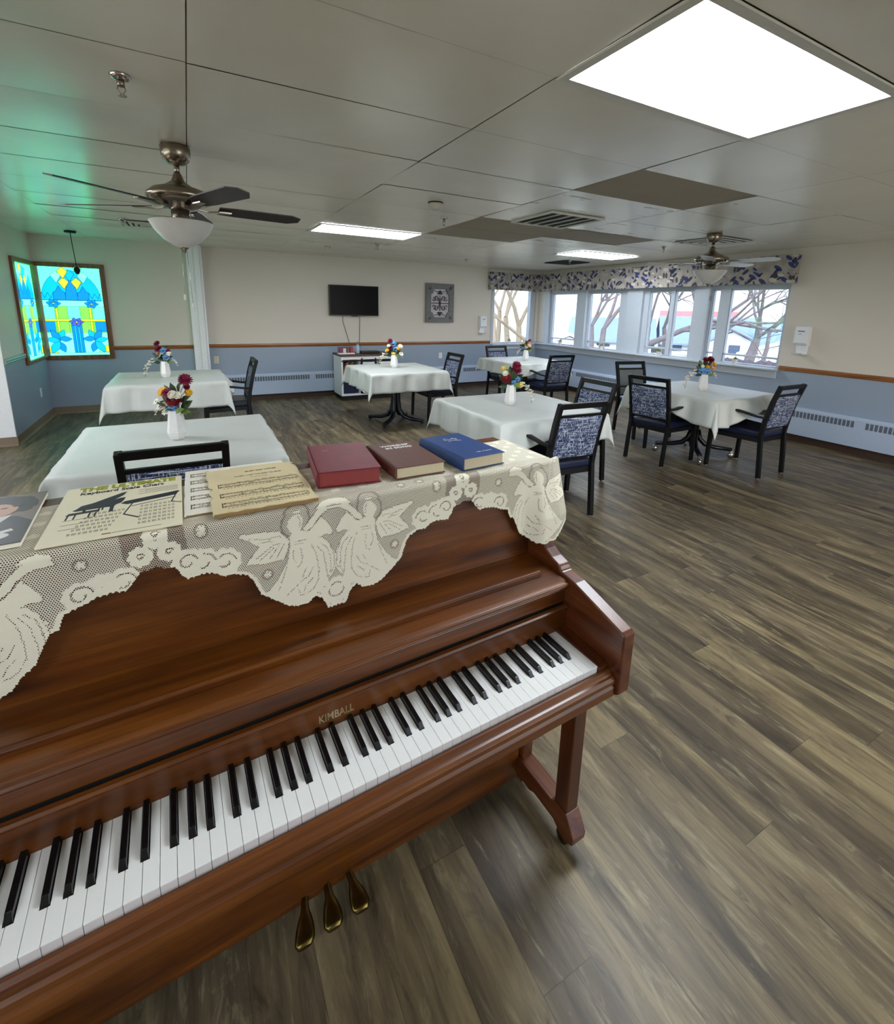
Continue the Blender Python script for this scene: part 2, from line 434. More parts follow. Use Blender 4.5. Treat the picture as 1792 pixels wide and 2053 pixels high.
# ------------------------------------------------------------------ room shell
def room():
    b = MB(); b.box(X_FAR-.2, XR+.3, Y_NEAR-.2, YF+.3, -.06, 0); structure(b.build('floor', M_floor))
    # ceiling of 2 x 4 ft tiles
    b = MB(); T = .6096; F = 1.2192; ox, oy = .0686, 1.5708
    i0, i1 = -5, 6; j0, j1 = -8, 12
    raw = {(2, 1), (2, 4), (2, 5), (3, 4)}
    peel = {(2, 3), (3, 2), (2, 2.5), (3, 3), (2, 6), (3, 1), (4, 3), (2, 2), (1, 8), (3, 5), (2, 7)}
    for i in range(i0, i1):
        for j in range(j0, j1):
            x0 = ox+i*F; x1 = x0+F; y0 = oy+j*T; y1 = y0+T
            X0, X1, Y0, Y1 = max(x0, X_FAR), min(x1, XR), max(y0, Y_NEAR), min(y1, YF)
            if X1-X0 < .02 or Y1-Y0 < .02: continue
            g = .0022; b.cur = 1 if (i, j) in raw else (2 if (i, j) in peel else 0)
            tx, ty = rnd.uniform(-.0012, .0012), rnd.uniform(-.0016, .0016); sag = rnd.uniform(.001, .006)
            nx, ny = 8, 4; o = len(b.v); sm = b.smooth; b.smooth = True
            for a in range(nx+1):
                for c in range(ny+1):
                    u, w = a/nx, c/ny
                    z = H-sag*math.sin(PI*u)*math.sin(PI*w)+tx*(u-.5)*2+ty*(w-.5)*2
                    b.v.append((X0+g+(X1-X0-2*g)*u, Y0+g+(Y1-Y0-2*g)*w, z))
            for a in range(nx):
                for c in range(ny):
                    q = o+a*(ny+1)+c; b._f((q, q+1, q+ny+2, q+ny+1))
            b.smooth = sm
    b.cur = 3; b.box(X_FAR-.2, XR+.3, Y_NEAR-.2, YF+.3, H+.006, H+.1)
    structure(b.build('ceiling', [M_ceil, M_raw, M_peel, M_ceilback]))
    zr = .925
    def wall(b, x0, x1, y0, y1, z0=0, z1=H):
        if z0 < zr:
            b.cur = 1; b.box(x0, x1, y0, y1, z0, min(zr, z1))
        if z1 > zr:
            b.cur = 0; b.box(x0, x1, y0, y1, max(z0, zr), z1)
    wm = [M_cream, M_blue]
    b = MB()   # far wall with corner window opening
    wall(b, .14, 5.67, YF, YF+.2); wall(b, 5.67, 6.80, YF, YF+.2, 0, .88); wall(b, 5.67, 6.80, YF, YF+.2, 2.12, H); wall(b, 6.80, XR+.2, YF, YF+.2)
    structure(b.build('wall_back', wm))
    b = MB(); wall(b, XL-.2, -1.79+.06, YL, YL+.29); wall(b, -1.05, .14, YL, YL+.29); wall(b, -1.73, -1.05, YL, YL+.29, 0, .80); wall(b, -1.73, -1.05, YL, YL+.29, 2.05, H)
    structure(b.build('wall_back_left', wm))
    b = MB(); wall(b, XR, XR+.2, Y_NEAR, 3.42); wall(b, XR, XR+.2, 3.42, 8.24, 0, .885); wall(b, XR, XR+.2, 3.42, 8.24, 2.12, H); wall(b, XR, XR+.2, 8.24, YF)
    structure(b.build('wall_right', wm))
    b = MB(); wall(b, XL-.2, XL, 6.69, 7.52); wall(b, XL-.2, XL, 7.52, 8.34, 0, .80); wall(b, XL-.2, XL, 7.52, 8.34, 2.05, H); wall(b, XL-.2, XL, 8.34, YL)
    structure(b.build('wall_left', wm))
    b = MB(); b.box(X_FAR, XL-.2, 6.69, 6.9, 0, H); b.box(X_FAR, XL-.001, 6.672, 6.69, 0, H); structure(b.build('wall_left_recess', M_white))
    b = MB(); wall(b, X_FAR-.2, X_FAR, Y_NEAR, -1.6); wall(b, X_FAR-.2, X_FAR, -1.6, 4.4, 0, .9); wall(b, X_FAR-.2, X_FAR, -1.6, 4.4, 2.15, H); wall(b, X_FAR-.2, X_FAR, 4.4, 6.9); structure(b.build('wall_left_far', wm))
    b = MB()  # unseen window, added to bring in more side daylight
    for y in (-1.6, -.1, 1.4, 2.9, 4.34): b.box(X_FAR-.12, X_FAR-.04, y, y+.06, .9, 2.15)
    b.box(X_FAR-.12, X_FAR-.04, -1.6, 4.4, .9, .95); b.box(X_FAR-.12, X_FAR-.04, -1.6, 4.4, 2.1, 2.15); structure(b.build('added_window_left', M_white))
    b = MB(); wall(b, X_FAR, 1.8, Y_NEAR-.2, Y_NEAR); wall(b, 1.8, 5.6, Y_NEAR-.2, Y_NEAR, 0, .8); wall(b, 1.8, 5.6, Y_NEAR-.2, Y_NEAR, 2.2, H); wall(b, 5.6, XR, Y_NEAR-.2, Y_NEAR); structure(b.build('wall_front', wm))
    b = MB()  # unseen window behind the camera, added to light the room
    for x in (1.8, 3.6, 5.54): b.box(x, x+.06, Y_NEAR-.12, Y_NEAR-.04, .8, 2.2)
    b.box(1.8, 5.6, Y_NEAR-.12, Y_NEAR-.04, .8, .85); b.box(1.8, 5.6, Y_NEAR-.12, Y_NEAR-.04, 2.15, 2.2); structure(b.build('added_window_front', M_white))
    # oak chair rails
    def rail_x(n, x0, x1, y):
        b = MB(); b.prism([(y, .893), (y-.014, .896), (y-.020, .906), (y-.014, .915), (y-.020, .928), (y-.014, .948), (y, .953)], 'x', x0, x1); structure(b.build(n, M_rail))
    rail_x('trim_1', .25, 5.62, YF); rail_x('trim_2', -.985, .04, YL)
    b = MB(); b.prism([(XR, .893), (XR-.014, .896), (XR-.020, .906), (XR-.014, .915), (XR-.020, .928), (XR-.014, .948), (XR, .953)], 'y', Y_NEAR, 3.40)
    structure(b.build('trim_3', M_raily))
    b = MB(); b.prism([(XL, .893), (XL+.014, .896), (XL+.020, .906), (XL+.014, .915), (XL+.020, .928), (XL+.014, .948), (XL, .953)], 'y', 6.69, 7.44)
    structure(b.build('trim_4', simple('painted_rail', srgb(150, 160, 150), .4)))
    # baseboards
    b = MB(); b.prism([(YL, 0), (YL-.025, 0), (YL-.008, .02), (YL-.006, .10), (YL, .10)], 'x', XL, .04); structure(b.build('baseboard_back_left', M_base))
    b = MB(); b.prism([(XL, 0), (XL+.025, 0), (XL+.008, .02), (XL+.006, .10), (XL, .10)], 'y', 6.69, YL); structure(b.build('baseboard_left', M_base))
    b = MB(); b.prism([(6.672, 0), (6.647, 0), (6.664, .02), (6.666, .10), (6.672, .10)], 'x', X_FAR, XL+.01); structure(b.build('baseboard_left_recess', M_base))
    b = MB(); b.box(.25, XR, YF-.02, YF, 0, .09); structure(b.build('baseboard_back', M_basedark))
    b = MB(); b.box(XR-.02, XR, Y_NEAR, YF, 0, .09); structure(b.build('baseboard_right', M_basedark))
    # white pilaster where the two walls meet
    b = MB(); b.box(.04, .25, 8.31, YF, 0, H-.002)
    b.box(.105, .128, 8.30, 8.312, 0, H-.01); b.box(.138, .215, 8.294, 8.312, 0, H-.01); b.box(.224, .245, 8.30, 8.312, 0, H-.01)
    structure(b.build('trim_5', M_white, bevel=.002))
room()

# ------------------------------------------------------------------ windows, sills
def windows():
    z0, z1 = .895, 2.11
    def unit(n, y0, y1, panes, stile=None):
        """window in right wall between y0..y1; panes list of (ya,yb)"""
        b = MB(); xa, xb = 6.90, 6.99
        b.box(xa, xb, y0, y1, z0, z0+.03); b.box(xa, xb, y0, y1, 1.965, z1)
        edges = sorted(panes); cur = y0
        for a, c in edges:
            b.box(xa, xb, cur, a, z0+.03, 1.965); cur = c
        b.box(xa, xb, cur, y1, z0+.03, 1.965)
        # inner step bead and the low rail
        for a, c in edges:
            b.box(xa+.02, xa+.07, a, a+.014, z0+.03, 1.965); b.box(xa+.02, xa+.07, c-.014, c, z0+.03, 1.965)
            b.box(xa+.02, xa+.07, a, c, 1.02, 1.045); b.box(xa+.02, xa+.07, a, c, 1.94, 1.965)
        w = structure(b.build(n, M_winframe, bevel=.002))
        for a, c in edges:
            g = MB(); g.box(6.945, 6.949, a, c, z0+.03, 1.965); g.build('pane', M_glass, w)
        return w
    w = unit('window_1', 3.42, 4.51, [(3.46, 4.225), (4.37, 4.49)])
    l = MB(); l.box(6.875, 6.90, 4.50, 4.53, 1.80, 1.86); l.build('latch', M_nickel, w)
    unit('window_2', 4.745, 5.70, [(4.765, 5.12), (5.19, 5.60)])
    unit('window_3', 6.02, 7.02, [(6.22, 6.98)])
    unit('window_4', 7.27, 8.20, [(7.30, 8.06)])
    # posts between the units
    for k, (a, c) in enumerate(((4.51, 4.745), (5.70, 6.02), (7.02, 7.27), (8.12, 8.24))):
        b = MB(); b.box(6.845, 6.995, a, c, z0, 2.12); structure(b.build('trim_%d' % (6+k), M_winframe, bevel=.003))
    # far wall corner window
    b = MB(); ya, yb = 8.52, 8.61
    b.box(5.67, 6.80, ya, yb, .88, .915); b.box(5.67, 6.80, ya, yb, 2.04, 2.12); b.box(5.67, 5.715, ya, yb, .915, 2.04); b.box(6.67, 6.80, ya, yb, .915, 2.04)
    b.box(6.655, 6.67, ya-.02, yb-.01, .915, 2.04)
    w = structure(b.build('window_5', M_winframe, bevel=.002))
    g = MB(); g.box(5.715, 6.655, 8.56, 8.564, .915, 2.04); g.build('pane', M_glass, w)
    b = MB(); b.box(5.62, 5.67, YF-.015, YF, .80, 2.12); structure(b.build('trim_10', M_winframe, bevel=.002))
    # sills
    b = MB(); b.box(6.74, 6.90, 3.40, 8.47, .885, .909); b.box(6.835, 6.86, 3.42, 8.47, .775, .885)
    structure(b.build('trim_11', M_winframe, bevel=.004))
    b = MB(); b.box(5.62, 6.74, 8.38, 8.52, .862, .884); b.box(5.64, 6.835, 8.465, 8.49, .77, .862)
    structure(b.build('trim_12', M_winframe, bevel=.004))
    # head board above windows, painted grey behind the valance
    # valance (fabric covered pelmet box)
    def pleat(n): pass
    b = MB()
    zt, zb = 2.355, 2.005
    # far wall part
    b.box(5.52, 6.74, 8.375, 8.385, zb, zt); b.box(5.52, 5.53, 8.385, 8.488, zb, zt)
    # right wall part
    b.box(6.735, 6.745, 3.36, 8.375, zb, zt); b.box(6.745, 6.858, 3.36, 3.37, zb, zt)
    b.box(5.52, 6.74, 8.385, 8.488, zt-.01, zt); b.box(6.745, 6.858, 3.37, 8.375, zt-.01, zt)
    for y in (7.05, 5.9, 4.55, 3.9): b.box(6.731, 6.736, y, y+.006, zb, zt)
    o = b.build('valance', M_valance, bevel=.001)
    tag(o, 'blue and grey leaf print fabric valance boxed over the corner windows', 'valance')
windows()

# ------------------------------------------------------------------ stained glass
def stained():
    G = dict(bg=emis('glass_pale_green', srgb(60, 204, 128), 1.9), aq=emis('glass_aqua', srgb(74, 214, 160), 1.9), bl=emis('glass_blue', srgb(0, 82, 150), 1.7),
             cy=emis('glass_cyan', srgb(0, 108, 150), 1.8), ye=emis('glass_yellow', srgb(158, 166, 40), 1.0), gr=emis('glass_green', srgb(76, 170, 48), 1.7),
             vi=emis('glass_violet', srgb(44, 60, 150), 1.3), li=emis('glass_leading', srgb(6, 40, 50), .12))
    keys = list(G); mats = [G[k] for k in keys]
    def lens(cx, cy, L, W, a, n=8):
        pts = []
        for k in range(n+1): t = k/n; pts.append((L*(t-.5), W*math.sin(PI*t)/2))
        for k in range(1, n): t = 1-k/n; pts.append((L*(t-.5), -W*math.sin(PI*t)/2))
        return [(cx+x*math.cos(a)-y*math.sin(a), cy+x*math.sin(a)+y*math.cos(a)) for x, y in pts]
    def design(W, Hh, full=True):
        """list of (colour, polygon, outlined) in metres, origin lower left"""
        D = []
        def q(c, pts, ol=True): D.append((c, [(x*W, y*Hh) for x, y in pts], ol))
        def rect(c, x0, y0, x1, y1, ol=True): q(c, [(x0, y0), (x1, y0), (x1, y1), (x0, y1)], ol)
        q('bg', [(0, 0), (1, 0), (1, 1), (0, 1)], False)
        # arch panes
        arch = [(.5+.47*math.cos(t), .63+.34*math.sin(t)) for t in np.linspace(0, PI, 17)]
        q('cy', arch)
        for cx, c in ((.13, 'cy'), (.31, 'bl'), (.5, 'bl'), (.69, 'bl'), (.87, 'cy')):
            h = .88-abs(cx-.5)*.45
            q(c, [(cx-.1, .635), (cx+.1, .635), (cx+.09, .72), (cx+.05, h-.06), (cx, h), (cx-.05, h-.06), (cx-.09, .72)])
        for cx, cy, c in ((.40, .84, 'ye'), (.60, .84, 'ye'), (.5, .93, 'cy'), (.29, .91, 'aq'), (.71, .91, 'aq'), (.40, .955, 'ye')):
            q(c, [(cx-.085, cy), (cx, cy-.085), (cx+.085, cy), (cx, cy+.05)])
        rect('aq', 0, .565, 1, .63)
        for k in range(5): rect('gr' if k % 2 else 'bg', .2*k, .42, .2*k+.2, .565)
        for k in range(5): rect('gr', .2*k, .26, .2*k+.2, .39)
        rect('bl', 0, .27, .18, .39); rect('bl', .82, .27, 1, .39)
        for x in (.215, .745): rect('ye', x, .26, x+.035, .56)
        rect('ye', 0, .395, 1, .42)
        rect('aq', 0, .03, 1, .26, False)
        rect('bl', .43, .03, .60, .37); rect('cy', .47, .03, .50, .37); rect('cy', .53, .03, .56, .37)
        q('ye', [(0, .03), (.18, .03), (.06, .10), (0, .12)]); q('ye', [(1, .03), (.82, .03), (.94, .10), (1, .12)])
        for sx in (-1, 1):
            cx = .5+sx*.29
            for ang, L, Wd, dx, dy, c in ((115, .17, .09, -.04, .07, 'cy'), (60, .17, .09, .05, .07, 'bl'), (250, .16, .09, -.03, -.06, 'bl'), (300, .19, .10, .07, -.06, 'cy'), (180, .14, .08, -.10, .03, 'bl'), (10, .15, .08, .10, .02, 'cy')):
                pts = lens((cx+sx*dx)*W, (.16+dy)*Hh, L*Hh*.9, Wd*Hh*.8, R(ang if sx > 0 else 180-ang)); D.append((c, pts, True))
        for cx, cy, c in ((.2, .595, 'bl'), (.8, .595, 'bl'), (.52, .385, 'vi')):
            for k in range(6):
                a = 2*PI*k/6; D.append((c, lens(cx*W+math.cos(a)*.055*W, cy*Hh+math.sin(a)*.02*Hh, .13*W, .075*W, a*.9), True))
            D.append(('ye', lens(cx*W, cy*Hh, .05*W, .03*W, 0), True))
        rect('aq', 0, 0, 1, .028)
        return D
    def pane(parent, W, Hh, to3):
        b = MB(); z = 0.0
        for c, pts, ol in design(W, Hh):
            z += .00006
            b.cur = keys.index(c); b.poly([to3(x, y, z) for x, y in pts])
            if ol:
                b.cur = keys.index('li'); n = len(pts); w = .0046
                for i in range(n):
                    x0, y0 = pts[i]; x1, y1 = pts[(i+1) % n]; L = math.hypot(x1-x0, y1-y0)
                    if L < 1e-4: continue
                    nx, ny = -(y1-y0)/L*w/2, (x1-x0)/L*w/2
                    b.poly([to3(x0-nx, y0-ny, z+.00003), to3(x1-nx, y1-ny, z+.00003), to3(x1+nx, y1+ny, z+.00003), to3(x0+nx, y0+ny, z+.00003)])
        return b.build('pane', mats, parent)
    # far wall window
    y0 = YL-.03
    b = MB(); fr = .058
    X0, X1, Z0, Z1 = -1.79+.012, -.992, .772, 2.087
    b.box(X0, X1, y0, YL+.02, Z0, Z0+fr); b.box(X0, X1, y0, YL+.02, Z1-fr, Z1); b.box(X0, X0+.02, y0, YL+.02, Z0+fr, Z1-fr); b.box(X1-fr, X1, y0, YL+.02, Z0+fr, Z1-fr)
    w = structure(b.build('window_6', M_oakframe, bevel=.003))
    x0, x1, z0, z1 = X0+.02, X1-fr, Z0+fr, Z1-fr
    pane(w, x1-x0, z1-z0, lambda x, y, z: (x0+x, YL+.012-z, z0+y))
    # left wall window
    b = MB(); Ya, Yb = 7.44, 8.365
    b.box(XL-.02, XL+.03, Ya, Yb, .80, .80+fr*.8); b.box(XL-.02, XL+.03, Ya, Yb, 2.08-fr, 2.08); b.box(XL-.02, XL+.03, Ya, Ya+.085, .84, 2.03); b.box(XL-.02, XL+.03, Yb-.03, Yb, .84, 2.03)
    w = structure(b.build('window_7', M_oakframe, bevel=.003))
    pane(w, Yb-.03-Ya-.085, 1.19, lambda x, y, z: (XL-.012+z, Ya+.085+x, .84+y))
stained()

# ------------------------------------------------------------------ baseboard heaters
def heater(name, along, L, label, segs):
    """local x along wall, local y out of the wall (0 = wall)"""
    t = thing(name, label, 'heater')
    D = .075
    b = MB(); b.prism([(0, .10), (D, .10), (D, .42), (D-.02, .455), (0, .455)], 'x', 0, L); b.build('casing', M_heater, t, bevel=.004)
    x = .10
    while x < L-.1:
        seg = 0; s = MB()
        while seg < segs and x < L-.08:
            s.box(x, x+.030, D-.0035, D+.0012, .330, .405); x += .0415; seg += 1
        x += .10
        s.build('grille', M_heatdark, t)
    return t
h = heater('baseboard_heater', 0, 5.6, 'long blue-painted baseboard heater below the television wall', 22)
h.location = (5.95, YF, 0); h.rotation_euler = (0, 0, PI)
h2 = heater('baseboard_heater', 0, 8.3, 'long blue-painted baseboard heater under the row of windows', 26)
h2.location = (XR, 0.0, 0); h2.rotation_euler = (0, 0, PI/2)

# ------------------------------------------------------------------ ceiling fittings
M_panel = emis('light_diffuser', (.86, .93, 1.0, 1), 9.0)
def light(x0, y0, label, w=1.2192, d=.6096):
    t = thing('ceiling_light', label, 'ceiling light', (x0, y0, H), 0, 'ceiling light panels')
    b = MB(); f = .035
    b.box(0, w, 0, f, -.012, -.004); b.box(0, w, d-f, d, -.012, -.004); b.box(0, f, f, d-f, -.012, -.004); b.box(w-f, w, f, d-f, -.012, -.004)
    b.build('frame', M_vent, t)
    b = MB(); b.box(f, w-f, f, d-f, -.008, -.005); b.build('diffuser', M_panel, t)
    return t
light(1.2878, .9612, 'large bright ceiling light panel nearest the piano')
light(1.2878, 5.2284, 'bright ceiling light panel in front of the television')
light(4.9454, 5.2284, 'small bright ceiling light panel by the windows')
for (x, y) in ((-2.37, -1.2), (2.507, -1.9), (-2.37, 3.6)):  # extra panels out of view, added as fill light
    light(x, y, 'unseen ceiling light panel added as fill, behind or beside the viewpoint')

def register(x0, y0, w, d, n, label, dark=True):
    t = thing('ceiling_vent', label, 'vent', (x0, y0, H), 0)
    b = MB(); b.box(.02, w-.02, .02, d-.02, -.008, -.005); b.build('backing', M_ventd, t)
    b = MB(); f = .022
    b.box(0, w, 0, f, -.02, -.004); b.box(0, w, d-f, d, -.02, -.004); b.box(0, f, f, d-f, -.02, -.004); b.box(w-f, w, f, d-f, -.02, -.004)
    b.build('frame', M_vent, t)
    for k in range(n):
        x = (k+1)*w/(n+1); b = MB(); b.hexa([(x-.009, f, -.02), (x+.004, f, -.02), (x+.004, d-f, -.02), (x-.009, d-f, -.02), (x-.002, f, -.008), (x+.009, f, -.008), (x+.009, d-f, -.008), (x-.002, d-f, -.008)]); b.build('slat', M_vent, t)
    return t
register(2.84, 3.40, .63, .61, 4, 'square louvred ceiling vent with wide dark slots, near the brown tile')
def diffuser(x, y, s, label, m):
    t = thing('air_diffuser', label, 'vent', (x, y, H), 0)
    k = s/2
    for i in range(4):
        b = MB(); r = k*(1-i*.24); z = -.010-.004*i; w = .028
        for sx0, sx1, sy0, sy1 in ((-r, r, -r, -r+w), (-r, r, r-w, r), (-r, -r+w, -r+w, r-w), (r-w, r, -r+w, r-w)): b.box(sx0, sx1, sy0, sy1, z-.006, z)
        b.build('vane', m, t)
    b = MB(); b.box(-k+.01, k-.01, -k+.01, k-.01, -.006, -.003); b.build('backing', M_ventd, t)
diffuser(5.50, 3.67, .60, 'square ceiling air diffuser above the table by the right windows', M_vent)
diffuser(5.93, 6.62, .56, 'dark square ceiling air diffuser near the window corner', M_ventd)
diffuser(-.33, 6.53, .42, 'small ceiling air diffuser beside the left ceiling fan', M_vent)

def sprinkler(x, y, label, s=1.0):
    t = thing('sprinkler_head', label, 'sprinkler', (x, y, H-.001), 0, 'ceiling sprinkler heads')
    b = MB(); b.lathe([(.036*s, 0), (.038*s, -.004*s), (.030*s, -.014*s), (.016*s, -.018*s)], 20); b.build('escutcheon', M_chrome, t)
    b = MB(); b.lathe([(.012*s, -.014*s), (.014*s, -.035*s), (.010*s, -.040*s)], 12)
    b.tube([(-.010*s, 0, -.038*s), (-.014*s, 0, -.052*s), (0, 0, -.068*s)], .002*s, 6); b.tube([(.010*s, 0, -.038*s), (.014*s, 0, -.052*s), (0, 0, -.068*s)], .002*s, 6)
    b.build('body', M_nickel, t)
    b = MB(); b.lathe([(.016*s, -.070*s), (.017*s, -.073*s), (.004*s, -.074*s)], 14); b.build('deflector', M_chrome, t)
sprinkler(-.157, 2.424, 'nearest chrome sprinkler head, above and in front of the left fan', 1.0)
sprinkler(2.23, 4.246, 'sprinkler head just beyond the larger smoke detector')
sprinkler(2.371, 6.457, 'sprinkler head just behind the light panel facing the television')
sprinkler(5.481, 4.315, 'sprinkler head near the right ceiling fan')
sprinkler(-.53, 6.28, 'sprinkler head at the edge of the small left air diffuser')
sprinkler(5.75, 6.35, 'sprinkler head against the dark air diffuser in the window corner')
def detector(x, y, label, s=1.0):
    t = thing('smoke_detector', label, 'smoke detector', (x, y, H-.002), 0, 'ceiling detectors')
    b = MB(); b.lathe([(.062*s, 0), (.064*s, -.006*s), (.058*s, -.012*s)], 28); b.build('base', M_bronze if s > .9 else M_detect, t)
    b = MB(); b.lathe([(.060*s, -.010*s), (.056*s, -.028*s), (.034*s, -.048*s), (.030*s, -.056*s), (0.001, -.058*s)], 28); b.build('cover', M_detect, t)
detector(1.862, 3.70, 'round cream smoke detector, the largest on the ceiling')
detector(1.871, 7.182, 'small round smoke detector above the television', .8)
detector(4.306, 7.303, 'small round smoke detector above the grey wall panel', .8)

# ceiling fans
def fan(x, y, base_deg, zb, Rb, bm, label, cord=True, pitch=0):
    t = thing('ceiling_fan', label, 'ceiling fan', (x, y, H), 0, 'ceiling fans')
    b = MB(); b.lathe([(.070, -.003), (.076, -.008), (.074, -.05), (.066, -.075), (.045, -.095), (.018, -.10)], 28); b.build('canopy', M_nickel, t)
    b = MB(); b.lathe([(.014, -.095), (.014, -.15)], 12); b.build('downrod', M_nickel, t)
    zz = zb-H
    b = MB(); b.lathe([(.014, -.135), (.022, -.15), (.035, -.185), (.075, -.212), (.135, -.232), (.165, -.258), (.168, -.275), (.150, -.30), (.115, zz+.01), (.075, zz-.01), (.045, zz-.02)], 36); b.build('motor_housing', M_nickel, t)
    b = MB(); b.lathe([(.050, zz-.015), (.052, zz-.075), (.060, zz-.085)], 24); b.build('switch_housing', M_chrome, t)
    zc = zz-.085
    b = MB(); b.lathe([(.168, zc), (.160, zc-.014), (.140, zc-.05), (.10, zc-.095), (.055, zc-.125), (.015, zc-.14), (.001, zc-.141)], 36, caps=False)
    b.lathe([(.168, zc), (.160, zc+.004), (.06, zc+.004)], 36, caps=False)
    o = b.build('glass_bowl', M_frost, t)
    b = MB(); b.lathe([(.028, zc-.132), (.024, zc-.142), (.012, zc-.150), (.008, zc-.165), (.001, zc-.168)], 16); b.build('finial', M_nickel, t)
    if cord:
        for dx, L in ((-.012, .25), (.014, .30)):
            b = MB(); b.tube([(dx, 0, zc-.15), (dx*1.5, 0, zc-.15-L)], .0012, 5); c = b.build('pull_chain', M_chrome, t)
            b = MB(); b.lathe([(.001, 0), (.006, -.006), (.006, -.03), (.001, -.036)], 10, (dx*1.5, 0, zc-.15-L)); b.build('pull_knob', M_porc, c)
    for k in range(5):
        a = R(base_deg+72*k); ca, sa = math.cos(a), math.sin(a)
        def pt(r, w, dz): return (r*ca-w*sa, r*sa+w*ca, zz+dz)
        tilt = .10
        b = MB(); out = [(.20, -.052), (.30, -.062), (Rb-.06, -.066), (Rb, -.030), (Rb, .030), (Rb-.06, .066), (.30, .062), (.20, .052)]
        n = len(out); o = len(b.v)
        for dz in (0, .006):
            for r, w in out: b.v.append(pt(r, w, dz-w*tilt*1.9))
        b._f(list(range(o, o+n))[::-1]); b._f(range(o+n, o+2*n))
        for i in range(n): j = (i+1) % n; b._f((o+i, o+j, o+n+j, o+n+i))
        bl = b.build('blade', bm, t)
        b = MB(); b.path([pt(.09, 0, -.004), pt(.14, 0, -.012), pt(.20, 0, -.006), pt(.27, 0, -.004)], [.03, .022, .05, .035], .006, (0, 0, 1)); b.build('blade_iron', M_nickel, bl)
    return t
fan(.011, 3.27, 6, 2.12, .68, M_blade, 'ceiling fan on the left with dark blades and frosted bowl light')
fan(5.03, 3.344, 66, 2.14, .64, M_bladew, 'ceiling fan on the right with pale blades, in front of the valance', cord=False)

# pendant with bare bulb
def pendant():
    t = thing('pendant_lamp', 'black pendant cord lamp with a bare bulb before the stained glass', 'pendant lamp', (-1.223, 7.776, H), 0)
    b = MB(); b.lathe([(.062, -.002), (.064, -.006), (.062, -.022), (.02, -.026)], 24); b.build('canopy', M_bronze, t)
    b = MB(); b.tube([(0, 0, -.02), (.004, 0, -.16), (.012, 0, -.3), (.018, 0, -.44)], .0045, 8); b.build('cord', M_bronze, t)
    b = MB(); b.lathe([(.006, 0), (.020, -.012), (.032, -.02), (.034, -.06), (.022, -.075), (.02, -.09)], 16, (.018, 0, -.43)); b.build('socket', M_bronze, t)
    b = MB(); n = 14
    b.tube([(.018+.045*math.cos(2*PI*k/n), 0, -.44+.045*math.sin(2*PI*k/n)) for k in range(n+1)], .003, 6, caps=False); b.build('loop', M_bronze, t)
    b = MB(); b.lathe([(.014, -.085), (.020, -.10), (.048, -.14), (.055, -.175), (.045, -.21), (.02, -.235), (.001, -.24)], 20, (.018, 0, -.43)); b.build('bulb', M_bulb, t)
pendant()

